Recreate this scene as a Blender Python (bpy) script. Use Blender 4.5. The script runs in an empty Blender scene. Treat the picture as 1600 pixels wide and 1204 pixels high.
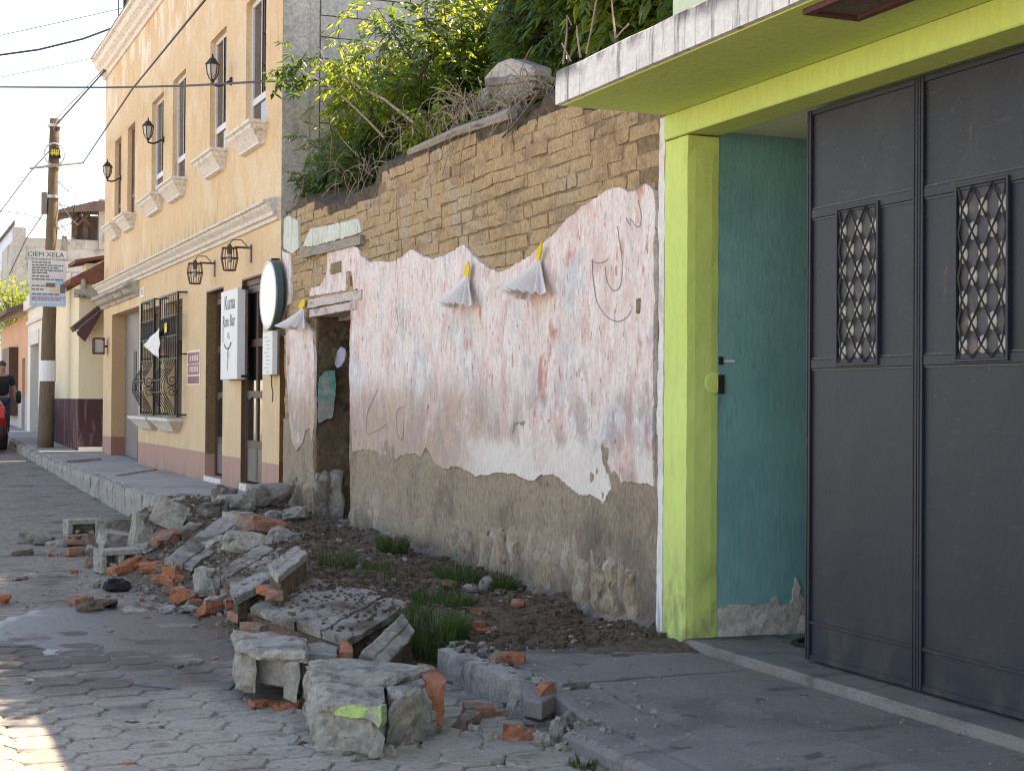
import bpy, bmesh, math, random
from mathutils import Vector, Matrix, noise
from mathutils.geometry import delaunay_2d_cdt

scene = bpy.context.scene
R = math.radians
# ------------------------------------------------------------------ camera
FPX = 2400.0
YAW = math.atan(1000 / FPX); ROLL = R(.4)
PITCH = math.atan((18 + 1000 * math.tan(ROLL)) / FPX)
CAM = Vector((0, 0, 1.5))
_f = Vector((math.sin(YAW) * math.cos(PITCH), math.cos(YAW) * math.cos(PITCH), math.sin(PITCH)))
_r0 = Vector((math.cos(YAW), -math.sin(YAW), 0)); _u0 = _r0.cross(_f)
_r = math.cos(ROLL) * _r0 + math.sin(ROLL) * _u0
_u = math.cos(ROLL) * _u0 - math.sin(ROLL) * _r0
cd = bpy.data.cameras.new('camera'); cam = bpy.data.objects.new('camera', cd)
scene.collection.objects.link(cam); scene.camera = cam
cd.sensor_width = 36; cd.lens = 36 * FPX / 1600; cd.clip_start = .05; cd.clip_end = 2000
m = Matrix((_r, _u, -_f)).transposed().to_4x4(); m.translation = CAM
cam.matrix_world = m
# ------------------------------------------------------------------ world, sun, exposure
SUN_EL = R(50); SUN_DIR = Vector((math.cos(SUN_EL) * .985, math.cos(SUN_EL) * .03, math.sin(SUN_EL))).normalized()
w = bpy.data.worlds.new('World'); scene.world = w; w.use_nodes = True
nt = w.node_tree; bg = nt.nodes['Background']
sky = nt.nodes.new('ShaderNodeTexSky'); sky.sky_type = 'NISHITA'; sky.sun_disc = False
sky.sun_elevation = SUN_EL; sky.sun_rotation = math.atan2(SUN_DIR.x, SUN_DIR.y)
sky.dust_density = 1.8; sky.air_density = 1.0; sky.ozone_density = 1.0; sky.altitude = 1500
nt.links.new(sky.outputs[0], bg.inputs[0]); bg.inputs[1].default_value = .13
sl = bpy.data.lights.new('sun', 'SUN'); sl.energy = 4.0; sl.angle = R(.53); sl.color = (1, .95, .87)
so = bpy.data.objects.new('sun', sl); scene.collection.objects.link(so)
so.rotation_euler = SUN_DIR.to_track_quat('Z', 'Y').to_euler(); so.location = (20, 10, 30)
vs = scene.view_settings
scene.display_settings.display_device = 'sRGB'
vs.view_transform = 'Standard'; vs.look = 'None'; vs.gamma = 1; vs.use_curve_mapping = False
vs.exposure = 2.1
scene.cycles.use_denoising = True; scene.cycles.denoising_prefilter = 'NONE'; scene.cycles.filter_width = 1.2
vs.use_white_balance = True; vs.white_balance_temperature = 8600; vs.white_balance_tint = 16

# ------------------------------------------------------------------ helpers
COL = scene.collection
ORG = {}
def ray(px, py): return _f * FPX + _r * (px - 800) - _u * (py - 602)
XF = 4.11                                   # the common facade line of the street, metres right of the camera
def fac(px, py, X=XF): v = ray(px, py); return CAM + v * (X / v.x)
def gnd(px, py, z=0): v = ray(px, py); return CAM + v * ((z - 1.5) / v.z)
def atY(px, py, Y): v = ray(px, py); return CAM + v * (Y / v.y)
def sy(px, X=XF): return fac(px, 610, X).y
def ss(a, b, x):
    t = min(1, max(0, (x - a) / (b - a))); return t * t * (3 - 2 * t)
def nz(x, y=0, z=0, s=1): return noise.noise(Vector((x * s, y * s, z * s)))
def fbm(x, y, z=0, o=4): return noise.fractal(Vector((x, y, z)), 1.0, 2.0, o)

def tag(o, label=None, cat=None, group=None, kind=None):
    if label: o['label'] = label
    if cat: o['category'] = cat
    if group: o['group'] = group
    if kind: o['kind'] = kind
    return o
def thing(name, loc, label, cat, group=None):
    o = bpy.data.objects.new(name, None); COL.objects.link(o); o.location = loc
    o.empty_display_size = .2; ORG[o.name] = Vector(loc)
    return tag(o, label, cat, group)
def link(name, me, mat, parent=None, loc=None, rot=None, scale=None):
    o = bpy.data.objects.new(name, me); COL.objects.link(o)
    if mat is not None:
        if len(me.materials) == 0: me.materials.append(mat)
    if parent is not None:
        o.parent = parent
    if loc is not None: o.location = Vector(loc) - (ORG[parent.name] if parent is not None else Vector())
    if rot is not None: o.rotation_euler = rot
    if scale is not None: o.scale = scale
    ORG[o.name] = (ORG[parent.name] if parent is not None else Vector()) + o.location
    return o

class MB:
    def __init__(s): s.v = []; s.f = []
    def add(s, vs, fs):
        b = len(s.v); s.v += [Vector(p) for p in vs]; s.f += [[i + b for i in f] for f in fs]; return s
    def box(s, x0, x1, y0, y1, z0, z1):
        x0, x1 = min(x0, x1), max(x0, x1); y0, y1 = min(y0, y1), max(y0, y1); z0, z1 = min(z0, z1), max(z0, z1)
        return s.add([(x0, y0, z0), (x1, y0, z0), (x1, y1, z0), (x0, y1, z0), (x0, y0, z1), (x1, y0, z1), (x1, y1, z1), (x0, y1, z1)],
              [(0, 3, 2, 1), (4, 5, 6, 7), (0, 1, 5, 4), (1, 2, 6, 5), (2, 3, 7, 6), (3, 0, 4, 7)])
    def prism(s, pts, ext):
        n = len(pts); pts = [Vector(p) for p in pts]; ext = Vector(ext)
        nrm = Vector()
        for i in range(n): nrm += pts[i].cross(pts[(i + 1) % n])
        if nrm.dot(ext) > 0: pts = pts[::-1]
        return s.add(pts + [p + ext for p in pts], [list(range(n)), list(range(2 * n - 1, n - 1, -1))] +
              [(i, i + n, (i + 1) % n + n, (i + 1) % n) for i in range(n)])
    def quad(s, *p): return s.add(p, [list(range(len(p)))])
    def tube(s, pts, r, n=6, r2=None, cap=True):
        pts = [Vector(p) for p in pts]; b = len(s.v); k = len(pts)
        for i, p in enumerate(pts):
            d = (pts[min(i + 1, k - 1)] - pts[max(i - 1, 0)])
            d = d.normalized() if d.length > 1e-9 else Vector((0, 0, 1))
            a = d.cross(Vector((0, 0, 1)) if abs(d.z) < .9 else Vector((1, 0, 0))).normalized(); c = d.cross(a)
            rr = r if r2 is None else r + (r2 - r) * i / (k - 1)
            for j in range(n):
                t = 2 * math.pi * j / n; s.v.append(p + a * rr * math.cos(t) + c * rr * math.sin(t))
        for i in range(k - 1):
            for j in range(n):
                s.f.append([b + i * n + j, b + i * n + (j + 1) % n, b + (i + 1) * n + (j + 1) % n, b + (i + 1) * n + j])
        if cap:
            s.f.append([b + j for j in range(n)][::-1]); s.f.append([b + (k - 1) * n + j for j in range(n)])
        return s
    def lathe(s, c, prof, n=16, axis='z'):
        c = Vector(c); b = len(s.v)
        for r_, h in prof:
            for j in range(n):
                t = 2 * math.pi * j / n; a, d = r_ * math.cos(t), r_ * math.sin(t)
                s.v.append(c + (Vector((a, d, h)) if axis == 'z' else Vector((h, a, d)) if axis == 'x' else Vector((d, h, a))))
        for i in range(len(prof) - 1):
            for j in range(n):
                s.f.append([b + i * n + j, b + i * n + (j + 1) % n, b + (i + 1) * n + (j + 1) % n, b + (i + 1) * n + j])
        s.f.append([b + j for j in range(n)][::-1]); s.f.append([b + (len(prof) - 1) * n + j for j in range(n)])
        return s
    def loft(s, rings, cap=True):
        n = len(rings[0]); b = len(s.v)
        for r_ in rings: s.v += [Vector(p) for p in r_]
        for i in range(len(rings) - 1):
            for j in range(n):
                s.f.append([b + i * n + j, b + i * n + (j + 1) % n, b + (i + 1) * n + (j + 1) % n, b + (i + 1) * n + j])
        if cap:
            s.f.append([b + j for j in range(n)][::-1]); s.f.append([b + (len(rings) - 1) * n + j for j in range(n)])
        return s
    def mesh(s, name, off=Vector(), bevel=0, smooth=False, seg=1, recalc=True):
        me = bpy.data.meshes.new(name)
        me.from_pydata([p - off for p in s.v], [], s.f)
        if recalc or bevel:
            bm = bmesh.new(); bm.from_mesh(me)
            if recalc: bmesh.ops.recalc_face_normals(bm, faces=bm.faces)
            if bevel:
                es = [e for e in bm.edges if len(e.link_faces) == 2 and e.calc_face_angle(0) > .5]
                bmesh.ops.bevel(bm, geom=es, offset=bevel, segments=seg, affect='EDGES', profile=.6, clamp_overlap=True)
            bm.to_mesh(me); bm.free()
        if smooth: me.polygons.foreach_set('use_smooth', [True] * len(me.polygons))
        me.update(); return me
    def build(s, name, mat, parent=None, **k):
        if parent is not None: off = ORG[parent.name]
        else:
            xs = [p.x for p in s.v]; ys = [p.y for p in s.v]; zs = [p.z for p in s.v]
            off = Vector(((min(xs) + max(xs)) / 2, (min(ys) + max(ys)) / 2, min(zs)))
        me = s.mesh(name, off, **k)
        o = bpy.data.objects.new(name, me); COL.objects.link(o); me.materials.append(mat)
        if parent is not None: o.parent = parent
        else: o.location = off
        ORG[o.name] = Vector(off)
        return o
def part(name, mat, parent, *boxes, **k):
    mb = MB()
    for b in boxes: mb.box(*b)
    return mb.build(name, mat, parent, **k)

# ---- procedural materials: base noise ramp + stain / wear layers
def pmat(name, cols, scale=2.5, stretch=(1, 1, 1), rough=.85, bump=.25, bscale=45, layers=(), fine=.22, fscale=30, metal=0, spec=.3,
         bdist=.01, bstretch=(1, 1, 1), trans=None, clear=0):
    mt = bpy.data.materials.new(name); mt.use_nodes = True
    nt = mt.node_tree; N = nt.nodes; L = nt.links; bs = N['Principled BSDF']
    geo = N.new('ShaderNodeNewGeometry')
    def tex(sc, st=(1, 1, 1), det=6, off=0, rgh=.6):
        mp = N.new('ShaderNodeMapping'); mp.inputs['Scale'].default_value = st; mp.inputs['Location'].default_value = (off * 3.7, off * 1.3, off * 2.1)
        L.new(geo.outputs['Position'], mp.inputs['Vector'])
        t = N.new('ShaderNodeTexNoise'); t.inputs['Scale'].default_value = sc; t.inputs['Detail'].default_value = det; t.inputs['Roughness'].default_value = rgh
        L.new(mp.outputs[0], t.inputs['Vector']); return t.outputs['Fac']
    def mrange(v, a, b, c=0, d=1):
        n = N.new('ShaderNodeMapRange'); n.interpolation_type = 'SMOOTHSTEP'; n.clamp = True
        for i, x in enumerate((a, b, c, d)): n.inputs[i + 1].default_value = x
        L.new(v, n.inputs[0]); return n.outputs[0]
    def mul(a, b):
        n = N.new('ShaderNodeMath'); n.operation = 'MULTIPLY'; L.new(a, n.inputs[0])
        if isinstance(b, (int, float)): n.inputs[1].default_value = b
        else: L.new(b, n.inputs[1])
        return n.outputs[0]
    if len(cols) == 1:
        c = cols[0]; cols = [tuple(x * .9 for x in c), tuple(min(1, x * 1.08) for x in c)]
    rp = N.new('ShaderNodeValToRGB'); el = rp.color_ramp.elements
    k = len(cols)
    for i in range(k):
        p = .3 + .4 * i / (k - 1)
        e = el[i] if i < 2 else el.new(p)
        e.position = p; e.color = (*cols[i], 1)
    L.new(tex(scale, stretch), rp.inputs[0]); cur = rp.outputs[0]
    sep = None
    for li, ly in enumerate(layers):
        fc = mrange(tex(ly.get('scale', 3), ly.get('stretch', (1, 1, 1)), ly.get('det', 6), li + 1 + ly.get('off', 0)), ly.get('lo', .5), ly.get('hi', .6))
        for ax in 'xyz':
            if ax in ly:
                if sep is None:
                    sep = N.new('ShaderNodeSeparateXYZ'); L.new(geo.outputs['Position'], sep.inputs[0])
                v = sep.outputs['xyz'.index(ax)]
                if ly.get('wob'):
                    n2 = N.new('ShaderNodeMath'); n2.operation = 'MULTIPLY_ADD'; L.new(tex(ly.get('wscale', 2), (1, 1, 1), 5, li + 9), n2.inputs[0]); n2.inputs[1].default_value = ly['wob']; L.new(v, n2.inputs[2]); v = n2.outputs[0]
                a = ly[ax]; m_ = mrange(v, a[0], a[1])
                if len(a) == 4: m_ = mul(m_, mrange(v, a[2], a[3], 1, 0))
                fc = mul(fc, m_)
        fc = mul(fc, ly.get('fac', 1.0))
        mx = N.new('ShaderNodeMix'); mx.data_type = 'RGBA'; L.new(fc, mx.inputs[0]); L.new(cur, mx.inputs[6]); mx.inputs[7].default_value = (*ly['c'], 1)
        cur = mx.outputs[2]
    if fine:
        fn = mrange(tex(fscale, bstretch, 4, 20), .25, .75, 1 - fine, 1 + fine)
        mx = N.new('ShaderNodeMix'); mx.data_type = 'RGBA'; mx.blend_type = 'MULTIPLY'; mx.inputs[0].default_value = 1
        cmb = N.new('ShaderNodeCombineColor')
        for i in range(3): L.new(fn, cmb.inputs[i])
        L.new(cur, mx.inputs[6]); L.new(cmb.outputs[0], mx.inputs[7]); cur = mx.outputs[2]
    L.new(cur, bs.inputs['Base Color'])
    bs.inputs['Roughness'].default_value = rough; bs.inputs['Metallic'].default_value = metal
    bs.inputs['Specular IOR Level'].default_value = spec
    if clear: bs.inputs['Coat Weight'].default_value = clear; bs.inputs['Coat Roughness'].default_value = .25
    if bump:
        bn = N.new('ShaderNodeBump'); bn.inputs['Strength'].default_value = bump; bn.inputs['Distance'].default_value = bdist
        L.new(tex(bscale, bstretch, 8, 30, .65), bn.inputs['Height']); L.new(bn.outputs[0], bs.inputs['Normal'])
    if trans is not None:
        out = N['Material Output']; tr = N.new('ShaderNodeBsdfTranslucent'); ad = N.new('ShaderNodeMixShader'); ad.inputs[0].default_value = trans[1]
        hs = N.new('ShaderNodeMix'); hs.data_type = 'RGBA'; hs.inputs[0].default_value = .75; L.new(cur, hs.inputs[6]); hs.inputs[7].default_value = (*trans[0], 1)
        L.new(hs.outputs[2], tr.inputs[0]); L.new(bs.outputs[0], ad.inputs[1]); L.new(tr.outputs[0], ad.inputs[2]); L.new(ad.outputs[0], out.inputs[0])
    return mt
def gloss(name, c, rough=.05, metal=0, alpha=1, spec=.6):
    mt = bpy.data.materials.new(name); mt.use_nodes = True; b = mt.node_tree.nodes['Principled BSDF']
    b.inputs['Base Color'].default_value = (*c, 1); b.inputs['Roughness'].default_value = rough; b.inputs['Metallic'].default_value = metal
    b.inputs['Specular IOR Level'].default_value = spec; b.inputs['Alpha'].default_value = alpha
    return mt
VS = (9, 9, .55)        # vertical streak stretch
M = {}
M['yellow'] = pmat('yellow_paint', [(.565, .40, .235), (.635, .455, .275), (.595, .42, .25)], scale=1.4, bump=.12, bscale=60, fine=.06, layers=[
    dict(c=(.50, .32, .16), scale=1.2, stretch=VS, lo=.55, hi=.8, fac=.35),
    dict(c=(.70, .52, .33), scale=1.0, stretch=(5, 5, .5), lo=.55, hi=.75, fac=.5),
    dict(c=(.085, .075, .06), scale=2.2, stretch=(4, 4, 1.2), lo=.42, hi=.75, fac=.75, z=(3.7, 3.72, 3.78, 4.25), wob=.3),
    dict(c=(.16, .12, .07), scale=1.6, stretch=(7, 7, .8), lo=.58, hi=.75, fac=.6, z=(3.2, 3.56)),
    dict(c=(.30, .21, .12), scale=1.5, stretch=(8, 8, .5), lo=.55, hi=.72, fac=.55, z=(3.85, 4.35, 4.40, 4.42)),
    dict(c=(.68, .55, .39), scale=.9, stretch=(1, 1, 1), lo=.52, hi=.62, fac=.5),
    dict(c=(.35, .25, .14), scale=2, stretch=(9, 9, .35), lo=.60, hi=.72, fac=.4),
    dict(c=(.72, .66, .58), scale=1.7, stretch=(1.6, 1.6, .8), lo=.50, hi=.60, fac=.75, z=(6.5, 7.5), wob=.5),
    dict(c=(.55, .30, .05), scale=2, stretch=(4, 4, .7), lo=.5, hi=.65, fac=.6, z=(7.0, 7.7)),
    dict(c=(.43, .245, .195), scale=1, lo=0, hi=.01, fac=1, z=(.80, .785)),
    dict(c=(.34, .185, .145), scale=3, stretch=(3, 3, .8), lo=.5, hi=.7, fac=.6, z=(.80, .785)),
    dict(c=(.25, .19, .15), scale=3, lo=.42, hi=.6, fac=.7, z=(.66, .40))])
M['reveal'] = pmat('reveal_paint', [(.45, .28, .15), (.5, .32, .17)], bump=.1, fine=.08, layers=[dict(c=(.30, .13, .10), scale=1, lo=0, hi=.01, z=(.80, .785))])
M['stone_white'] = pmat('cornice_stone', [(.54, .49, .44), (.66, .61, .55), (.60, .55, .50)], scale=5, bump=.2, layers=[
    dict(c=(.14, .125, .105), scale=3, stretch=(3, 3, 1.2), lo=.58, hi=.75, fac=.6), dict(c=(.36, .30, .24), scale=7, lo=.55, hi=.75, fac=.4)])
M['dirty_stone'] = pmat('dirty_cornice', [(.17, .15, .125), (.42, .38, .33), (.28, .25, .21)], scale=4, bump=.4, layers=[dict(c=(.05, .045, .04), scale=5, lo=.55, hi=.7, fac=.8)])
M['lime'] = pmat('lime_paint', [(.47, .59, .165), (.53, .645, .195)], scale=1.2, bump=.25, bscale=25, bstretch=(1, 1, .35), fine=.05, layers=[
    dict(c=(.60, .66, .33), scale=1.1, stretch=(1, 1, .6), lo=.5, hi=.8, fac=.35),
    dict(c=(.22, .21, .10), scale=6, stretch=(2, 2, 1), lo=.40, hi=.66, fac=.7, z=(.72, .2), wob=-.25), dict(c=(.36, .36, .28), scale=40, lo=.66, hi=.72, fac=.5),
    dict(c=(.58, .56, .45), scale=16, stretch=(2, 2, .8), lo=.66, hi=.70, fac=.9, z=(1.1, .3)),
    dict(c=(.30, .36, .09), scale=3, stretch=(5, 5, .8), lo=.55, hi=.8, fac=.4)])
M['palegreen'] = pmat('pale_green_wall', [(.50, .58, .40), (.55, .62, .45)], bump=.15, fine=.06)
M['fascia'] = pmat('whitewashed_concrete', [(.55, .53, .51), (.66, .64, .62), (.60, .58, .56)], scale=4, bump=.25, fine=.1, layers=[
    dict(c=(.09, .085, .08), scale=2.4, stretch=(7, 7, .5), lo=.53, hi=.68, fac=.8), dict(c=(.30, .29, .28), scale=5, lo=.55, hi=.72, fac=.6),
    dict(c=(.05, .046, .042), scale=6, stretch=(1, 1, .6), lo=.40, hi=.58, fac=.9, z=(3.20, 3.32))])
M['teal'] = pmat('teal_paint', [(.10, .265, .265), (.155, .345, .34), (.125, .30, .298)], scale=1.5, rough=.6, bump=.25, bscale=18, bstretch=(2, 2, .3), fine=.1, layers=[
    dict(c=(.10, .24, .24), scale=2.5, stretch=(6, 6, .5), lo=.55, hi=.8, fac=.4), dict(c=(.02, .05, .055), scale=2.2, stretch=(1, 1, .7), lo=.60, hi=.72, fac=.7),
    dict(c=(.22, .34, .34), scale=26, stretch=(1.5, 1.5, .8), lo=.70, hi=.74, fac=.6)])
M['plasterbase'] = pmat('rough_plaster', [(.36, .31, .27), (.50, .45, .41), (.42, .36, .32)], scale=14, bump=.8, bscale=60, bdist=.015)
M['gate'] = pmat('slate_metal_paint', [(.012, .0145, .024), (.018, .021, .031), (.015, .0175, .0275)], scale=1.2, rough=.5, bump=.12, bscale=3.5, bdist=.03, fine=.10, spec=.3, layers=[
    dict(c=(.05, .052, .06), scale=1.0, stretch=(1.6, 1.6, .8), lo=.5, hi=.8, fac=.4), dict(c=(.16, .14, .12), scale=40, lo=.715, hi=.74, fac=.7),
    dict(c=(.10, .085, .075), scale=4, stretch=(1.5, 1.5, .9), lo=.42, hi=.75, fac=.4, z=(.7, .22)), dict(c=(.075, .065, .06), scale=2, stretch=(.8, .8, .6), lo=.52, hi=.72, fac=.6, z=(2.2, 2.9)), dict(c=(.14, .125, .115), scale=6, stretch=(1, 1.5, 14), lo=.66, hi=.72, fac=.35), dict(c=(.11, .05, .025), scale=12, stretch=(1, 1, .4), lo=.66, hi=.72, fac=.6),
    dict(c=(.08, .065, .055), scale=9, stretch=(.5, .5, 3), lo=.6, hi=.75, fac=.3)])
M['gateline'] = pmat('worn_metal_edge', [(.028, .03, .042), (.05, .048, .048)], scale=6, rough=.45, bump=.05, layers=[dict(c=(.16, .12, .09), scale=9, lo=.58, hi=.7, fac=.5)])
M['disc'] = pmat('grimy_glass', [(.24, .23, .205), (.36, .345, .31), (.30, .285, .255)], scale=25, rough=.5, bump=.4, bscale=60, fine=.3)
M['darkglass'] = gloss('dark_glass', (.015, .017, .02), .06)
M['skyglass'] = gloss('window_glass', (.008, .010, .018), .03, spec=.8)
M['adobe'] = pmat('adobe_earth', [(.31, .21, .115), (.42, .30, .172), (.365, .255, .143)], scale=5, rough=.95, bump=1, bscale=38, bdist=.02, bstretch=(1, 1, .5), fine=.25, fscale=60, layers=[
    dict(c=(.40, .33, .25), scale=2.0, stretch=(1, 1, .8), lo=.50, hi=.66, fac=.7), dict(c=(.27, .185, .115), scale=4, stretch=(1, .5, 1.5), lo=.52, hi=.62, fac=.7), dict(c=(.25, .145, .08), scale=3.5, stretch=(1, 1, .5), lo=.55, hi=.68, fac=.6, z=(2.7, 3.2)),
    dict(c=(.10, .07, .045), scale=22, stretch=(2, 2, .4), lo=.60, hi=.70, fac=.7)])
M['adobedark'] = pmat('adobe_joint_earth', [(.20, .142, .084), (.27, .195, .118)], scale=9, rough=1, bump=1, bscale=30, bdist=.02, fine=.3)
M['mud'] = pmat('mud_render', [(.225, .175, .13), (.33, .262, .195), (.275, .217, .16)], scale=4, rough=.95, bump=1, bscale=34, bdist=.025, bstretch=(1, 1, .45), fine=.25, fscale=50, layers=[
    dict(c=(.13, .105, .085), scale=1.6, stretch=(1, 1, .8), lo=.48, hi=.66, fac=.65, z=(.95, .55), wob=-.3),
    dict(c=(.48, .42, .36), scale=3.5, stretch=(2.2, 2.2, .8), lo=.57, hi=.66, fac=.6, z=(.8, .5)),
    dict(c=(.085, .062, .045), scale=30, stretch=(1.6, 1.6, .5), lo=.62, hi=.70, fac=.8),
    dict(c=(.09, .075, .065), scale=3, lo=.3, hi=.6, fac=.75, z=(.42, .2), wob=-.1)])
M['pink'] = pmat('pink_plaster', [(.60, .475, .445), (.71, .62, .59), (.65, .53, .50)], scale=2.2, stretch=(1, 1, .8), rough=.9, bump=.8, bscale=22, bdist=.012, bstretch=(3, 3, .8), fine=.14, fscale=26, layers=[
    dict(c=(.49, .515, .535), scale=1.7, stretch=(1, 1, .8), lo=.52, hi=.62, fac=.75),
    dict(c=(.72, .69, .67), scale=2.6, stretch=(1, 1, .55), lo=.52, hi=.66, fac=.65),
    dict(c=(.58, .36, .32), scale=2.6, stretch=(1.4, 1.4, .7), lo=.50, hi=.64, fac=.65),
    dict(c=(.42, .55, .58), scale=3.1, lo=.66, hi=.72, fac=.5),
    dict(c=(.38, .32, .31), scale=4, stretch=(5, 5, 1.5), lo=.54, hi=.66, fac=.5), dict(c=(.76, .73, .70), scale=5, stretch=(4, 4, 1.4), lo=.52, hi=.62, fac=.6), dict(c=(.27, .21, .21), scale=11, stretch=(4, 4, 1.3), lo=.62, hi=.68, fac=.6), dict(c=(.25, .20, .20), scale=30, stretch=(1.5, 1.5, .8), lo=.64, hi=.70, fac=.5),
    dict(c=(.42, .125, .10), scale=2.2, stretch=(2, 2, 1.1), lo=.59, hi=.70, fac=.7), dict(c=(.44, .15, .115), scale=9, stretch=(2, 2, .9), lo=.60, hi=.67, fac=.75), dict(c=(.40, .10, .07), scale=16, stretch=(2.5, 2.5, .8), lo=.64, hi=.70, fac=.7),
    dict(c=(.40, .285, .205), scale=1.6, stretch=(1, 1, 1.2), lo=.22, hi=.5, fac=.82, z=(2.0, 1.5), y=(9.4, 11.2), wob=.35, wscale=3),
    dict(c=(.34, .27, .255), scale=5, stretch=(1.3, 1.3, .8), lo=.44, hi=.60, fac=.7, z=(1.95, 1.5), wob=.3),
    dict(c=(.66, .615, .565), scale=1.5, lo=.36, hi=.50, fac=.9, z=(1.36, 1.26), y=(11.4, 10.2), wob=.18, wscale=5),
    dict(c=(.13, .10, .10), scale=14, stretch=(2, 2, .35), lo=.685, hi=.72, fac=.6)])
M['mint'] = pmat('mint_plaster', [(.47, .52, .45), (.58, .61, .54)], scale=4, rough=.9, bump=.5, bstretch=(3, 3, .6), layers=[dict(c=(.25, .21, .17), scale=3, stretch=(5, 5, .8), lo=.55, hi=.68, fac=.7), dict(c=(.62, .50, .47), scale=3, lo=.55, hi=.7, fac=.5)])
M['turq'] = pmat('turquoise_plaster', [(.20, .21, .21), (.33, .32, .31)], scale=5, bump=.5, layers=[dict(c=(.06, .27, .23), scale=2.6, lo=.35, hi=.45, fac=.9, z=(1.42, 1.6))])
M['wood'] = pmat('weathered_wood', [(.17, .145, .12), (.29, .255, .22), (.22, .185, .15)], scale=3, stretch=(6, .8, 6), bump=.7, bscale=20, bstretch=(4, .6, 4), layers=[dict(c=(.06, .05, .04), scale=6, stretch=(5, .6, 5), lo=.58, hi=.66, fac=.8)])
M['paintedwood'] = pmat('painted_lintel', [(.42, .36, .33), (.55, .47, .44)], scale=4, stretch=(4, 1, 4), bump=.5, bstretch=(4, .6, 4), layers=[dict(c=(.22, .18, .15), scale=5, stretch=(4, 1, 4), lo=.52, hi=.64, fac=.7)])
M['brownwood'] = pmat('brown_door_wood', [(.075, .04, .028), (.11, .06, .04)], scale=4, stretch=(5, 5, .6), rough=.55, bump=.3, bstretch=(5, 5, .5))
M['greywood'] = pmat('worn_door_panel', [(.10, .08, .07), (.19, .16, .14)], scale=4, stretch=(5, 5, .6), rough=.6, bump=.3)
M['brownstone'] = pmat('brown_rough_tile', [(.10, .062, .03), (.20, .13, .065), (.14, .09, .042)], scale=22, bump=.7)
M['block'] = pmat('grey_concrete_block', [(.29, .28, .265), (.38, .37, .355), (.33, .32, .305)], scale=5, bump=.5, bscale=70, fine=.18, layers=[dict(c=(.14, .135, .13), scale=2, stretch=(2, 2, .7), lo=.56, hi=.72, fac=.5), dict(c=(.36, .31, .24), scale=2.5, lo=.58, hi=.7, fac=.4)])
M['blockfar'] = pmat('far_block_wall', [(.27, .26, .25), (.42, .405, .385), (.34, .33, .31)], scale=1.5, bump=.3, layers=[dict(c=(.10, .098, .095), scale=.8, stretch=(1, 1, .5), lo=.5, hi=.7, fac=.7), dict(c=(.40, .35, .28), scale=1.2, lo=.55, hi=.7, fac=.5)])
M['render'] = pmat('grey_cement_render', [(.31, .29, .265), (.40, .38, .35)], scale=2, bump=.6, layers=[dict(c=(.14, .125, .11), scale=3, stretch=(1, 1, .4), lo=.52, hi=.7, fac=.6), dict(c=(.09, .085, .08), scale=8, lo=.62, hi=.7, fac=.6), dict(c=(.40, .33, .25), scale=2.5, lo=.55, hi=.7, fac=.4)])
M['mortar'] = pmat('mortar', [(.22, .21, .20), (.32, .31, .295)], bump=.5)
M['sidewalk'] = pmat('pavement_concrete', [(.14, .128, .116), (.205, .188, .17), (.168, .154, .14)], scale=1.6, bump=.35, bscale=70, fine=.14, fscale=60, layers=[
    dict(c=(.085, .08, .075), scale=1.3, lo=.5, hi=.7, fac=.6), dict(c=(.23, .205, .18), scale=3.5, lo=.56, hi=.7, fac=.55), dict(c=(.06, .055, .052), scale=38, lo=.62, hi=.70, fac=.7), dict(c=(.32, .30, .28), scale=60, lo=.68, hi=.73, fac=.6), dict(c=(.055, .05, .046), scale=7, lo=.60, hi=.68, fac=.7), dict(c=(.20, .165, .13), scale=2.2, lo=.56, hi=.66, fac=.6, x=(3.5, 4.1)), dict(c=(.07, .064, .06), scale=3, stretch=(.4, 1, 1), lo=.58, hi=.66, fac=.6)])
M['kerb'] = pmat('kerb_concrete', [(.20, .185, .16), (.34, .31, .272), (.265, .243, .213)], scale=4, bump=.8, bscale=30, bdist=.02, layers=[dict(c=(.07, .065, .06), scale=5, stretch=(1, 1, .8), lo=.55, hi=.68, fac=.7)])
M['road'] = pmat('dusty_road', [(.135, .117, .093), (.22, .194, .156), (.175, .153, .123)], scale=1.2, bump=.5, bscale=22, bdist=.015, fine=.3, fscale=16, layers=[
    dict(c=(.20, .185, .165), scale=.7, lo=.5, hi=.65, fac=.6), dict(c=(.05, .046, .042), scale=2.2, lo=.54, hi=.66, fac=.7), dict(c=(.045, .04, .036), scale=17, lo=.58, hi=.66, fac=.75), dict(c=(.24, .22, .195), scale=12, lo=.6, hi=.68, fac=.6), dict(c=(.06, .055, .05), scale=9, stretch=(.35, 1.6, 1), lo=.6, hi=.65, fac=.6)])
M['paver'] = pmat('worn_paver', [(.22, .195, .16), (.33, .295, .245), (.28, .248, .205)], scale=2.4, bump=.5, bscale=60, bdist=.006, fine=.18, fscale=45, layers=[
    dict(c=(.13, .12, .108), scale=1.1, lo=.47, hi=.66, fac=.7), dict(c=(.06, .055, .05), scale=26, lo=.60, hi=.67, fac=.75), dict(c=(.30, .285, .255), scale=45, lo=.63, hi=.69, fac=.6), dict(c=(.09, .08, .07), scale=5, lo=.58, hi=.68, fac=.6),
    dict(c=(.075, .064, .053), scale=1.6, lo=.25, hi=.55, fac=.85, y=(7.9, 8.7, 10.4, 11.4), wob=.7), dict(c=(.34, .13, .07), scale=5, lo=.72, hi=.77, fac=.6)])
M['soil'] = pmat('dark_soil', [(.075, .051, .036), (.15, .105, .074), (.107, .073, .052)], scale=4, rough=1, bump=1, bscale=28, bdist=.03, fine=.3, fscale=30, layers=[dict(c=(.15, .115, .088), scale=2, lo=.5, hi=.66, fac=.6), dict(c=(.17, .062, .032), scale=5, lo=.62, hi=.72, fac=.5)])
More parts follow.
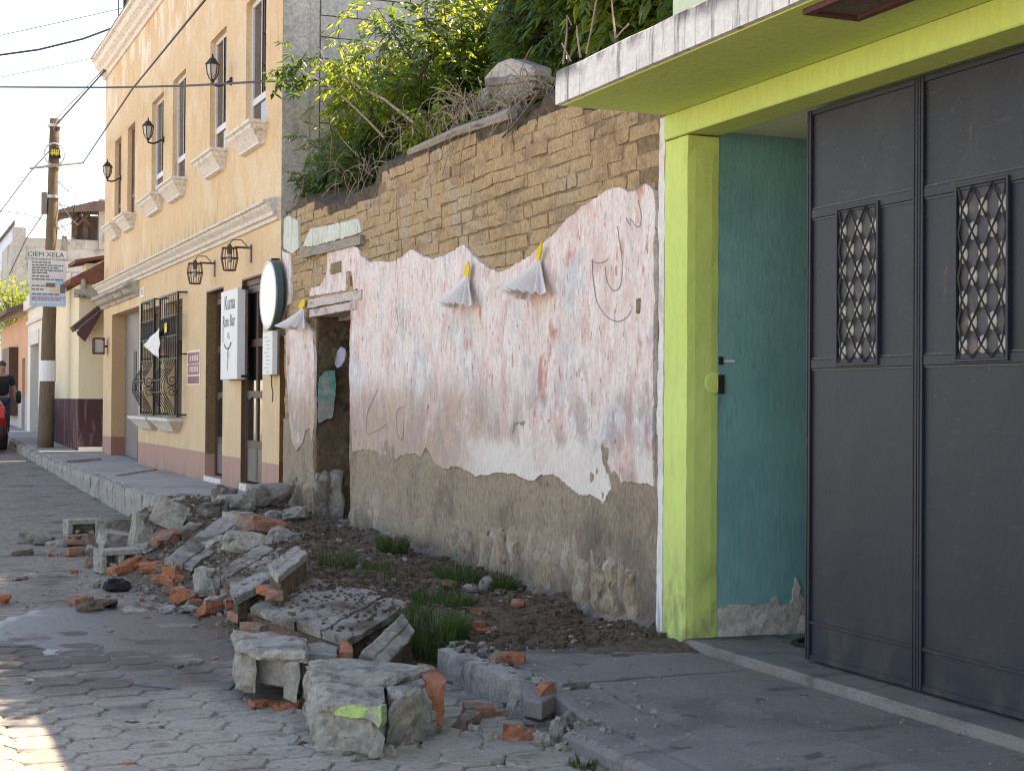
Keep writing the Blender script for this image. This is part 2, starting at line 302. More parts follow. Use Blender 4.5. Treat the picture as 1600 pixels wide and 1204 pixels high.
M['wet'] = pmat('wet_mud', [(.020, .019, .019), (.048, .045, .044), (.032, .030, .030)], scale=5, rough=.36, bump=.9, bscale=26, bdist=.01, spec=.4, fine=.25)
M['concrete'] = pmat('broken_concrete', [(.22, .205, .175), (.35, .325, .28), (.28, .26, .222)], scale=7, bump=1, bscale=45, bdist=.015, fine=.2, layers=[dict(c=(.11, .10, .088), scale=6, lo=.50, hi=.64, fac=.7), dict(c=(.36, .28, .19), scale=4, lo=.55, hi=.68, fac=.5), dict(c=(.07, .065, .06), scale=40, lo=.62, hi=.68, fac=.7), dict(c=(.42, .40, .37), scale=30, lo=.64, hi=.7, fac=.6)])
M['concretedark'] = pmat('weathered_shaded_concrete', [(.16, .145, .125), (.30, .278, .245), (.225, .207, .182)], scale=3, stretch=(1, 1, 1), bump=1, bscale=26, bdist=.02, fine=.25, layers=[
    dict(c=(.10, .073, .053), scale=2.4, lo=.46, hi=.62, fac=.85), dict(c=(.29, .27, .245), scale=8, lo=.58, hi=.68, fac=.6), dict(c=(.03, .025, .02), scale=26, lo=.6, hi=.67, fac=.7)])
M['brick'] = pmat('orange_brick', [(.27, .085, .042), (.40, .145, .075), (.33, .11, .056)], scale=9, bump=1, bscale=40, bdist=.012, fine=.22, layers=[dict(c=(.25, .20, .16), scale=9, lo=.52, hi=.64, fac=.8), dict(c=(.14, .045, .025), scale=18, lo=.54, hi=.66, fac=.7)])
M['brickdull'] = pmat('dusty_brick', [(.20, .09, .055), (.30, .15, .095), (.24, .12, .08)], scale=8, bump=.7, bscale=40, fine=.25, layers=[dict(c=(.17, .145, .12), scale=5, lo=.48, hi=.6, fac=.8)])
M['maroon'] = pmat('maroon_paint', [(.085, .035, .04), (.11, .048, .052)], scale=2, bump=.15, layers=[dict(c=(.22, .16, .15), scale=4, stretch=(3, 3, .8), lo=.6, hi=.7, fac=.6)])
M['cream'] = pmat('cream_paint', [(.70, .59, .40), (.75, .64, .45)], scale=1.2, bump=.1, fine=.06, layers=[
    dict(c=(.085, .035, .04), scale=1, lo=0, hi=.01, fac=1, z=(1.50, 1.49)), dict(c=(.30, .20, .17), scale=2.5, stretch=(3, 3, .7), lo=.52, hi=.68, fac=.6, z=(1.45, .8)),
    dict(c=(.55, .42, .25), scale=1.5, stretch=(5, 5, .5), lo=.55, hi=.75, fac=.4)])
M['white'] = pmat('white_wall_paint', [(.62, .59, .53), (.72, .69, .63)], scale=1.2, bump=.1, fine=.06, layers=[dict(c=(.4, .34, .27), scale=1.4, stretch=(4, 4, .5), lo=.55, hi=.75, fac=.5)])
M['peach'] = pmat('peach_paint', [(.56, .30, .19), (.62, .36, .24)], scale=1.2, bump=.1, fine=.06, layers=[dict(c=(.45, .42, .42), scale=1, lo=0, hi=.01, fac=.9, z=(1.6, 1.55))])
M['tile'] = pmat('clay_roof_tile', [(.16, .06, .04), (.24, .10, .07)], scale=5, bump=.5)
M['tin'] = pmat('rusty_roof_sheet', [(.09, .06, .05), (.16, .12, .10)], scale=3, bump=.3)
M['bluewhite'] = pmat('blue_white_wall', [(.55, .60, .70), (.62, .67, .76)], fine=.05, bump=.05)
M['iron'] = pmat('black_iron', [(.012, .012, .014), (.022, .022, .024)], rough=.5, bump=.1, fine=.1)
M['bronze'] = pmat('dark_bronze', [(.03, .024, .022), (.05, .04, .036)], rough=.4, metal=.4, bump=.1)
M['rustiron'] = pmat('rusty_lamp_iron', [(.08, .045, .035), (.13, .075, .06)], rough=.6, bump=.2)
M['frosted'] = gloss('lamp_glass', (.42, .40, .36), .25)
M['alu'] = pmat('white_window_frame', [(.55, .54, .55), (.62, .61, .62)], rough=.5, bump=0, fine=.04)
M['brownframe'] = pmat('brown_shutter', [(.16, .095, .07), (.2, .12, .09)], rough=.6, bump=.1)
M['greydoor'] = pmat('grey_metal_door', [(.16, .14, .13), (.21, .19, .175)], rough=.5, bump=.05, fine=.05)
M['signwhite'] = pmat('sign_white', [(.60, .61, .61), (.66, .67, .67)], rough=.5, bump=0, fine=.03, layers=[dict(c=(.42, .41, .39), scale=4, stretch=(2, 2, .5), lo=.58, hi=.75, fac=.4)])
M['signoval'] = pmat('oval_sign_face', [(.52, .62, .62), (.66, .70, .68)], rough=.3, bump=0, fine=.03, layers=[dict(c=(.75, .74, .66), scale=3, lo=.5, hi=.6, fac=.5)])
M['ink'] = gloss('sign_ink', (.13, .13, .14), .6); M['inkpale'] = gloss('pale_sign_ink', (.34, .35, .36), .6)
M['inkgreen'] = gloss('banner_green_ink', (.04, .10, .05), .6); M['inkred'] = gloss('banner_red_ink', (.5, .16, .17), .6); M['inkblue'] = gloss('banner_blue_print', (.33, .52, .70), .6)
M['inktan'] = gloss('banner_tan_print', (.62, .52, .36), .6)
M['postermaroon'] = gloss('poster_maroon_print', (.20, .05, .055), .55); M['posterpale'] = gloss('poster_pale_print', (.55, .42, .42), .55)
M['tealrim'] = gloss('sign_teal_rim', (.03, .07, .07), .4)
M['paper'] = pmat('white_paper', [(.80, .77, .75), (.86, .83, .81)], rough=.85, bump=.1, fine=.04, trans=((.8, .78, .76), .12))
M['yellowclip'] = pmat('yellow_paper', [(.62, .44, .035), (.68, .5, .05)], rough=.8, bump=.1, fine=.05)
M['lavender'] = pmat('lavender_paper', [(.40, .41, .55), (.5, .5, .62)], rough=.8, bump=.1, fine=.05)
M['polewood'] = pmat('pole_wood', [(.085, .06, .038), (.15, .112, .072), (.115, .084, .053)], scale=4, stretch=(6, 6, .5), bump=.4, bstretch=(6, 6, .4), fine=.2)
M['cable'] = gloss('black_cable', (.02, .02, .022), .6)
M['leaf'] = pmat('leaf_green', [(.040, .075, .020), (.085, .14, .030), (.13, .18, .035)], scale=3.2, rough=.42, bump=0, fine=.25, fscale=14, spec=.5, trans=((.48, .58, .05), .5))
M['leafdark'] = pmat('leaf_dark_green', [(.026, .058, .026), (.05, .095, .034), (.075, .125, .038)], scale=3, rough=.38, bump=0, fine=.25, fscale=14, spec=.5, trans=((.24, .36, .04), .4))
M['leafbright'] = pmat('leaf_yellow_green', [(.10, .15, .02), (.17, .21, .03)], scale=5, rough=.45, bump=0, fine=.2, fscale=14, trans=((.50, .58, .04), .5))
M['grass'] = pmat('grass_green', [(.030, .058, .018), (.06, .10, .028)], scale=8, rough=.6, bump=0, trans=((.16, .24, .04), .3))
M['twig'] = pmat('dry_twig', [(.20, .15, .11), (.32, .26, .20)], scale=8, bump=.3)
M['darktwig'] = pmat('brown_twig', [(.07, .05, .035), (.13, .095, .07)], scale=8, bump=.3)
M['thatch'] = pmat('earth_and_straw', [(.05, .038, .03), (.12, .095, .072), (.08, .062, .048)], scale=5, rough=1, bump=1, bscale=30, bdist=.03, fine=.3)
M['hose'] = gloss('black_hose', (.012, .012, .014), .5)
M['floor'] = pmat('wood_pattern_floor', [(.16, .12, .08), (.26, .205, .14), (.2, .155, .10)], scale=3, stretch=(1, 7, 1), rough=.5, bump=.1)
M['limechip'] = pmat('old_lime_paint', [(.30, .42, .12), (.38, .5, .17)], scale=8, bump=.5, layers=[dict(c=(.30, .28, .24), scale=7, lo=.5, hi=.6, fac=.85)])
M['ochre'] = pmat('ochre_weathered_stone', [(.25, .185, .125), (.36, .28, .20), (.30, .23, .16)], scale=6, rough=.95, bump=1, bscale=30, bdist=.03, bstretch=(1, 1, .5), fine=.25, fscale=40, layers=[dict(c=(.10, .075, .055), scale=14, stretch=(1.4, 1.4, .6), lo=.56, hi=.66, fac=.8), dict(c=(.46, .41, .35), scale=5, lo=.56, hi=.66, fac=.6)])
M['shadedearth'] = pmat('shaded_jamb_earth', [(.05, .036, .025), (.11, .08, .054), (.075, .055, .037)], scale=4, rough=1, bump=1, bscale=20, bdist=.03, fine=.3, layers=[dict(c=(.03, .024, .019), scale=3, lo=.52, hi=.66, fac=.8), dict(c=(.22, .165, .11), scale=5, lo=.58, hi=.68, fac=.5)])  # earth colour darkened to put the doorway's shade into the jamb
M['sidewalk_pale'] = pmat('pale_pavement_concrete', [(.27, .25, .222), (.37, .345, .31), (.32, .297, .266)], scale=1.2, bump=.35, bscale=60, fine=.14, fscale=50, layers=[dict(c=(.13, .125, .118), scale=1.1, lo=.5, hi=.7, fac=.6), dict(c=(.33, .31, .285), scale=4, lo=.56, hi=.7, fac=.5), dict(c=(.08, .075, .07), scale=22, lo=.64, hi=.71, fac=.6)])
M['bounce_dust'] = pmat('pale_bounce_ground', [(.30, .26, .205), (.40, .35, .285)], scale=.8, bump=.3)  # made pale so the sunlit ground bounces warm light onto the facades
# ------------------------------------------------------------------ shape helpers
def rough_block(w, d, h, seg=(4, 4, 3), amp=.03, seed=0, rnd=.12, chip=0):
    """a box of real size centred on its base, faces subdivided, edges worn, surface uneven"""
    rng = random.Random(seed); mb = MB(); idx = {}
    nx, ny, nz_ = seg
    o = rng.random() * 50; mn = min(w, d, h)
    cut = [(Vector((rng.choice((-1, 1)), rng.choice((-1, 1)), rng.choice((-1, 1)))), rng.uniform(.35, .75)) for _ in range(chip)]
    def vid(i, j, k):
        if (i, j, k) in idx: return idx[(i, j, k)]
        p = Vector((2 * i / nx - 1, 2 * j / ny - 1, 2 * k / nz_ - 1))
        a = sorted((abs(p.x), abs(p.y), abs(p.z)))
        sh = 1 - rnd * (a[1] > .95) * .5 - rnd * (a[0] > .95) * .6
        q = Vector((p.x * w / 2, p.y * d / 2, p.z * h / 2))
        if a[1] > .95:
            q = Vector((q.x - math.copysign(rnd * mn * .35, q.x) * (abs(p.x) > .95), q.y - math.copysign(rnd * mn * .35, q.y) * (abs(p.y) > .95), q.z - math.copysign(rnd * mn * .35, q.z) * (abs(p.z) > .95)))
        for c, t in cut:
            e = p.dot(c) - (3 - 2 * t)
            if e > 0: q -= Vector((c.x * w, c.y * d, c.z * h)) * e * .28
        q += Vector((nz(q.x * 7 + o, q.y * 7, q.z * 7), nz(q.x * 7, q.y * 7 + o, q.z * 7 + 9), nz(q.x * 7 + 5, q.y * 7, q.z * 7 + o))) * amp
        q += Vector((rng.uniform(-1, 1), rng.uniform(-1, 1), rng.uniform(-1, 1))) * amp * .35
        q.z += h / 2
        idx[(i, j, k)] = len(mb.v); mb.v.append(q); return idx[(i, j, k)]
    for i in range(nx):
        for j in range(ny):
            for k, fl in ((0, 1), (nz_, 0)):
                f = [vid(i, j, k), vid(i + 1, j, k), vid(i + 1, j + 1, k), vid(i, j + 1, k)]; mb.f.append(f[::-1] if fl else f)
    for i in range(nx):
        for k in range(nz_):
            for j, fl in ((0, 0), (ny, 1)):
                f = [vid(i, j, k), vid(i + 1, j, k), vid(i + 1, j, k + 1), vid(i, j, k + 1)]; mb.f.append(f[::-1] if fl else f)
    for j in range(ny):
        for k in range(nz_):
            for i, fl in ((0, 1), (nx, 0)):
                f = [vid(i, j, k), vid(i, j + 1, k), vid(i, j + 1, k + 1), vid(i, j, k + 1)]; mb.f.append(f[::-1] if fl else f)
    return mb
def inside(poly, x, y):
    c = False; n = len(poly); j = n - 1
    for i in range(n):
        xi, yi = poly[i]; xj, yj = poly[j]
        if (yi > y) != (yj > y) and x < (xj - xi) * (y - yi) / (yj - yi) + xi: c = not c
        j = i
    return c
def sheet(poly, place, thick, step=.03, grid=.09, jit=.01, disp=None, seed=0):
    """uneven plate with a ragged outline: poly in plate coordinates (a, b), place(a, b, d) -> world"""
    rng = random.Random(seed); pts = []
    n = len(poly)
    for i in range(n):
        a = Vector(poly[i]); b = Vector(poly[(i + 1) % n]); L = (b - a).length; k = max(1, int(L / step))
        nn = Vector((-(b - a).y, (b - a).x)).normalized() if L > 0 else Vector((0, 0))
        for j in range(k):
            p = a.lerp(b, j / k); o = jit * (1.6 * nz(p.x * 9 + seed, p.y * 9) + .9 * nz(p.x * 31, p.y * 31 + seed) + .7 * rng.uniform(-1, 1)) if jit else 0
            pts.append(p + nn * o)
    nb = len(pts); outl = [(p.x, p.y) for p in pts]
    x0, x1 = min(p.x for p in pts), max(p.x for p in pts); y0, y1 = min(p.y for p in pts), max(p.y for p in pts)
    a = x0 + grid / 2
    while a < x1:
        b = y0 + grid / 2
        while b < y1:
            q = (a + rng.uniform(-.3, .3) * grid, b + rng.uniform(-.3, .3) * grid)
            if inside(outl, *q): pts.append(Vector(q))
            b += grid
        a += grid
    V, E_, Fc, *_ = delaunay_2d_cdt(pts, [], [list(range(nb))], 1, 1e-5)
    mb = MB(); cnt = {}
    for f in Fc:
        for i in range(3):
            e = tuple(sorted((f[i], f[(i + 1) % 3]))); cnt[e] = cnt.get(e, 0) + 1
    mb.v = [Vector(place(p.x, p.y, disp(p.x, p.y) if disp else 0)) for p in V]; mb.f = [list(f) for f in Fc]
    back = {}
    for (i, j), c in cnt.items():
        if c == 1:
            for q in (i, j):
                if q not in back: back[q] = len(mb.v); mb.v.append(Vector(place(V[q].x, V[q].y, -thick)))
            mb.f.append([i, j, back[j], back[i]])
    return mb
def fplace(X): return lambda a, b, d: (X - d, a, b)
def pxpoly(L, X=XF): return [(lambda p: (p.y, p.z))(fac(x, y, X)) for x, y in L]
def wall_holes(mb, x, depth, y0, y1, z0, z1, holes, back=True):
    """street-facing wall at x with real openings (ya, yb, za, zb) and their reveals"""
    ys = sorted({y0, y1, *[h[0] for h in holes], *[h[1] for h in holes]}); zs = sorted({z0, z1, *[h[2] for h in holes], *[h[3] for h in holes]})
    def hole(a, b): return any(h[0] - 1e-6 <= a <= h[1] + 1e-6 and h[2] - 1e-6 <= b <= h[3] + 1e-6 for h in holes)
    for i in range(len(ys) - 1):
        for j in range(len(zs) - 1):
            if not hole((ys[i] + ys[i + 1]) / 2, (zs[j] + zs[j + 1]) / 2):
                mb.quad((x, ys[i], zs[j]), (x, ys[i], zs[j + 1]), (x, ys[i + 1], zs[j + 1]), (x, ys[i + 1], zs[j]))
    for a, b, c, d in holes:
        mb.quad((x, a, c), (x + depth, a, c), (x + depth, a, d), (x, a, d)); mb.quad((x, b, c), (x, b, d), (x + depth, b, d), (x + depth, b, c))
        mb.quad((x, a, d), (x + depth, a, d), (x + depth, b, d), (x, b, d)); mb.quad((x, a, c), (x, b, c), (x + depth, b, c), (x + depth, a, c))
    return mb
def text(name, s, size, mat, parent, loc, facing='street', sx=1.0):
    cu = bpy.data.curves.new(name, 'FONT'); cu.body = s; cu.size = size; cu.align_x = 'CENTER'; cu.align_y = 'CENTER'; cu.resolution_u = 2; cu.extrude = .0015
    t = bpy.data.objects.new(name, cu); me = bpy.data.meshes.new_from_object(t); bpy.data.objects.remove(t)
    o = link(name, me, mat, parent, loc)
    if facing == 'street': mm = Matrix(((0, 0, -1), (-1, 0, 0), (0, 1, 0)))
    else: mm = Matrix(((1, 0, 0), (0, 0, -1), (0, 1, 0)))
    o.rotation_euler = mm.to_euler(); o.scale = (sx, 1, 1)
    return o

# ------------------------------------------------------------------ ground, road, pavers
def road_z(y): return max(0, y - 15) * .018
def side_z(y): return .42 + max(0, y - 27) * .014
g = MB(); g.quad((-250, -250, -.12), (250, -250, -.12), (250, 450, -.12), (-250, 450, -.12))
tag(g.build('ground', M['bounce_dust'], recalc=False), kind='structure')
bounce_pave = MB(); bounce_pave.box(-8, -1.9, -30, 90, -.1, .15); tag(bounce_pave.build('pavement', M['bounce_dust'], bevel=.02), kind='structure')  # unseen opposite pavement, added pale to bounce warm light across the street
rd = MB(); nxr, nyr = 30, 150
for j in range(nyr + 1):
    y = -6 + 100 * (j / nyr) ** 1.5
    for i in range(nxr + 1):
        x = -2.0 + 5.05 * i / nxr
        rd.v.append(Vector((x, y, road_z(y) + .010 * nz(x * .9, y * .9) + .004 * nz(x * 3, y * 3) - .004)))
for j in range(nyr):
    for i in range(nxr):
        a = j * (nxr + 1) + i; rd.f.append([a, a + 1, a + nxr + 2, a + nxr + 1])
road = rd.build('road', M['road'], smooth=True); tag(road, kind='structure')
ORG[road.name] = Vector(road.location)
PITX, PITY = .236, .262
def paver_mesh(seed):
    rng = random.Random(seed); hw = .143; hh = .119; fl = .088; h = .024
    def ring(s, z):
        o = []
        for a, b in ((-hw, 0), (-hw * .93, hh * .35), (-fl * 1.1, hh * .9), (-fl * .8, hh), (fl * .8, hh), (fl * 1.1, hh * .9), (hw * .93, hh * .35), (hw, 0), (hw * .93, -hh * .35), (fl * 1.1, -hh * .9), (fl * .8, -hh), (-fl * .8, -hh), (-fl * 1.1, -hh * .9), (-hw * .93, -hh * .35)):
            o.append((a * s + rng.uniform(-.002, .002), b * s + rng.uniform(-.002, .002), z + rng.uniform(-.0015, .0015)))
        return o
    return MB().loft([ring(1, -.03), ring(1, h * .45), ring(.93, h)]).mesh('paver')
PV = [paver_mesh(i) for i in range(6)]
rng = random.Random(4); npv = 0
for c in range(-3, 16):
    for k in range(0, 40):
        x = 2.80 - c * PITX; y = 5.2 + k * PITY + (c % 2) * PITY / 2
        if y > 10.9: continue
        d = Vector((x, y, 0)) - CAM; zc = d.dot(_f); px = 800 + FPX * d.dot(_r) / zc; py = 602 - FPX * d.dot(_u) / zc
        if px < -60 or py > 1265 or x > 2.82 or npv >= 298: continue
        npv += 1
        zz = -.006 + .007 * nz(x * 1.7, y * 1.7) + rng.uniform(-.003, .003) - .008 * ss(8.4, 10.6, y)
        link('paver', PV[rng.randrange(6)], M['paver'], road, (x + rng.uniform(-.004, .004), y + rng.uniform(-.004, .004), zz), rot=(rng.uniform(-.012, .012), rng.uniform(-.012, .012), rng.uniform(-.03, .03)))
# wet muddy puddle lying between the pavers
pud = [(-40, 985), (60, 955), (180, 948), (330, 962), (470, 985), (430, 1022), (395, 1062), (300, 1085), (190, 1072), (110, 1060), (60, 1015), (-30, 1012)]
pp = [(lambda p: (p.x, p.y))(gnd(x, y)) for x, y in pud]
tag(sheet(pp, lambda a, b, d: (a, b, .0145 + d), .02, step=.05, grid=.15, jit=.03, disp=lambda a, b: .0035 * nz(a * 4, b * 4)).build('puddle', M['wet'], smooth=True), kind='structure')

# ------------------------------------------------------------------ pavement by the green house: scored concrete strips, kerb
SZ = .165
def ramp(x, y=0): return SZ - .08 * min(1, max(0, (3.55 - x) / .8)) * (1 - ss(6.1, 6.6, y))
sw = MB(); sw.box(3.62, 4.13, -4, 7.80, -.1, SZ - .022)
side = sw.build('pavement', M['sidewalk']); tag(side, kind='structure')
def strip(a0, b0, y0, y1, i, rough_a=0):
    mb = MB(); n = max(3, int((y1 - y0) / .2)); rings = []; m_ = 5
    for k in range(n + 1):
        y = y0 + (y1 - y0) * k / n
        a = a0 + .002 + (rough_a * (.035 * nz(y * 2.2) + .02 * nz(y * 7) + .012 * nz(y * 19))); b = b0 - .002
        ring = [(a, y, -.06), (a, y, ramp(a, y) - .022), (a + .012 + rough_a * .01, y, ramp(a, y) - .002)]
        for q in range(1, m_):
            x = a + (b - a) * q / m_; ring.append((x, y, ramp(x, y) + .004 * nz(x * 3, y * 1.4) + .002 * nz(x * 11, y * 9)))
        ring += [(b - .005, y, ramp(b, y)), (b, y, ramp(b, y) - .004), (b, y, -.06)]
        if k in (0, n): ring = [(x, yy + (.05 * nz(x * 4, i) + .03 * nz(x * 13, i)) * (k == n), z) for x, yy, z in ring]
        rings.append(ring)
    return mb.loft(rings).build('paving_strip', M['sidewalk'], side)
gx = [2.76, 2.93, 3.17, 3.56, 4.105]
for i, ye in enumerate((6.02, 6.5, 6.62, 6.64)): strip(gx[i], gx[i + 1], -3.9, ye, i, 1 if i == 0 else 0)
for i, (a0, b0) in enumerate(((3.035, 3.17), (3.17, 3.56), (3.56, 4.105))): strip(a0, b0, 6.66, 7.86, i + 7)
rng = random.Random(8)
mb = rough_block(.20, 1.12, SZ + .125, seg=(4, 16, 5), amp=.012, seed=21, rnd=.1, chip=1)
for p in mb.v: p += Vector((2.935, 7.28, -.122))
mb.build('kerb_stone', M['kerb'], side)
# fragment of the pavement that has broken off and dropped at the kerb
fr = [gnd(x, y, .15) for x, y in ((806, 1060), (850, 1046), (880, 1040), (905, 1030), (936, 1036), (930, 1052), (908, 1066), (870, 1082), (846, 1094), (820, 1088))]
mb = MB().prism([p + Vector((0, 0, .02 - .03 * i / 9)) for i, p in enumerate(fr)], (0, 0, -.085))
tag(mb.build('pavement_fragment', M['sidewalk'], bevel=.008), 'cracked flat grey corner of the pavement, dropped beside the kerb', 'rubble')
# pavement along the yellow house and beyond
sw = MB(); rings = []
for k in range(61):
    y = 16.75 + 60 * (k / 60) ** 1.4; z = side_z(y)
    a = 2.98 + .03 * nz(y * 1.3) + ss(26, 40, y) * .05; b = 4.3
    rings.append([(a, y, -.1), (a, y, z - .01), (a + .02, y, z + .004 * nz(y * 2)), ((a + b) / 2, y, z + .006 * nz(y * .8, 5)), (b, y, z), (b, y, -.1)])
sw.loft(rings); side2 = sw.build('pavement', M['sidewalk_pale']); tag(side2, kind='structure')
y = 16.9
while y < 36:
    L = rng.uniform(.9, 1.4); mb = rough_block(.17, L - .015, side_z(y) - road_z(y) + .07, seg=(2, 10, 4), amp=.02, seed=int(y * 31), rnd=.25)
    for p in mb.v: p += Vector((2.955, y + L / 2, road_z(y) - .07))
    mb.build('kerb_stone', M['kerb'], side2); y += L
for (x0, y0, x1, y1, w_) in ((3.15, 21.9, 4.0, 23.6, .02), (3.0, 26.6, 3.7, 27.6, .04)):      # open cracks edged with raised mortar
    pts = [(x0 + (x1 - x0) * t / 8 + .03 * nz(t * 1.7), y0 + (y1 - y0) * t / 8 + .06 * nz(t * 2.3, 4), side_z(y0) + .004) for t in range(9)]
    MB().tube(pts, w_, 5).build('crack_ridge', M['kerb'], side2)

# ------------------------------------------------------------------ green house
PB = sy(1072); YG = sy(1027)
gh = thing('green_house', (4.6, 5, 0), 'lime green house front with canopy and wide gateway at the right', 'house')
LZ = 2.975; CZ = 3.12
wl = MB()
# pillar and wall pieces (front at XF, gate set back .21)
wl = rough_block(.21, YG - .06 - PB, LZ - .05, seg=(4, 6, 44), amp=.0028, seed=9, rnd=.10)
for p in wl.v: p += Vector((XF + .105, (YG - .06 + PB) / 2, .05))
wl.build('pillar', M['lime'], gh)
part('front_wall', M['lime'], gh, (XF, XF + .21, -3, 2.93, .05, LZ), bevel=.008)
part('lintel', M['lime'], gh, (XF - .001, XF + .209, -3, YG - .06, LZ + .002, CZ - .004), bevel=.006)
es = [(YG - .06, .1), (YG, .1), (YG + .012, .5), (YG - .008, .9), (YG + .014, 1.4), (YG - .004, 1.9), (YG + .012, 2.4), (YG, CZ - .01), (YG - .06, CZ - .01)]
sheet(es, fplace(XF + .006), .2, step=.04, grid=.1, jit=.006, seed=3).build('bare_edge', M['fascia'], gh)
part('upper_wall', M['palegreen'], gh, (XF + .02, XF + .30, -3, sy(1043), CZ + .2, 4.08))
CX = 3.43; CY = 7.645
cn = MB(); rings = []
for k in range(40):
    y = CY - 10.6 * k / 39; w_ = .006 * nz(y * 3); t_ = CZ + .195 + .012 * nz(y * 5) + .006 * nz(y * 17)
    rings.append([(CX + w_, y, CZ), (CX + w_ * .5, y, CZ + .1), (CX + .006 + w_, y, t_ - .015), (CX + .03, y, t_), (XF + .25, y, t_ + .01), (XF + .25, y, CZ)])
cn.loft(rings); can = cn.build('canopy', M['fascia'], gh)
part('soffit', M['lime'], can, (CX + .035, XF - .002, -2.9, CY - .02, CZ - .006, CZ + .01))
a = gnd; v = ray(1253, 15)
def soff(px, py): v = ray(px, py); return CAM + v * ((CZ - .006 - 1.5) / v.z)
q0 = soff(1253, 15); q1 = soff(1343, 25)
x0, x1, y1 = q0.x, q1.x, (q0.y + q1.y) / 2; y0 = y1 - (x1 - x0) * 1.5
M['hatch'] = pmat('brown_hatch', [(.10, .075, .06), (.14, .11, .085)], bump=.1)
fm = MB(); t = .035
fm.box(x0, x1, y0, y0 + t, CZ - .03, CZ - .004); fm.box(x0, x1, y1 - t, y1, CZ - .03, CZ - .004); fm.box(x0, x0 + t, y0 + t, y1 - t, CZ - .03, CZ - .004); fm.box(x1 - t, x1, y0 + t, y1 - t, CZ - .03, CZ - .004)
lm = thing('ceiling_lamp', ((x0 + x1) / 2, (y0 + y1) / 2, CZ - .03), 'flat brown square lamp set in the canopy underside', 'lamp')
fm.build('frame', M['maroon'], lm); part('diffuser', M['hatch'], lm, (x0 + t, x1 - t, y0 + t, y1 - t, CZ - .016, CZ - .005))
# gateway inside
ty = PB + .012
part('interior_wall', M['teal'], gh, (XF + .205, 6.6, ty, ty + .1, .05, 3.1))
rb = [(XF + .212, .20), (6.0, .19), (6.0, .40), (4.86, .40), (4.83, .52), (4.80, .40), (4.78, .38), (4.72, .36), (4.70, .42), (4.66, .37), (4.5, .375), (4.44, .385), (4.40, .38), (XF + .215, .36)]
sheet(rb, lambda a, b, d: (a, ty - .012 - d, b), .05, step=.02, grid=.05, jit=.008, disp=lambda a, b: .012 * nz(a * 14, b * 14) - .02 * ss(.40, .34, b) * 0).build('bare_plaster_base', M['plasterbase'], gh)
part('interior_back', M['teal'], gh, (6.6, 6.7, 1.5, ty + .1, .1, 3.1)); part('interior_ceiling', M['palegreen'], gh, (XF + .211, 6.6, 1.5, ty, 3.0, 3.1))
part('interior_side', M['teal'], gh, (XF + .23, 6.6, 1.4, 1.5, .1, 3.1))
part('interior_floor', M['floor'], gh, (XF + .52, 6.6, 1.5, ty, .1, .187))
sill = MB(); rings = []
for k in range(40):
    y = PB + .02 - 4.5 * k / 39; z = .212 + .003 * nz(y * 2); e = .012 * nz(y * 6) + .010 * nz(y * 19)
    rings.append([(XF - .012 + e, y, SZ - .02), (XF - .008 + e * .8, y, z - .014), (XF + .010 + e * .3, y, z), (XF + .52, y, z - .004), (XF + .52, y, .1)])
sill.loft(rings).build('door_sill', M['sidewalk'], gh)
# latch notch in the pillar reveal, and the dark lock box
nyc = PB - .003; nc = fac(1113, 598, XF + .19)
mb = MB(); mb.lathe((XF + .175, nyc - .0, nc.z), [(.062, .002), (.060, -.001), (.045, -.004), (.02, -.005)], 18, axis='y'); mb.build('latch_notch', M['limedark'] if 'limedark' in M else M['lime'], gh, smooth=True)
part('lock_box', M['iron'], gh, (XF + .197, XF + .235, PB - .012, PB + .014, nc.z - .06, nc.z + .045))
part('strike_plate', M['alu'], gh, (XF + .235, XF + .31, PB + .006, PB + .013, nc.z + .115, nc.z + .128)); part('keeper', M['iron'], gh, (XF + .21, XF + .235, PB + .0, PB + .014, nc.z + .10, nc.z + .145))

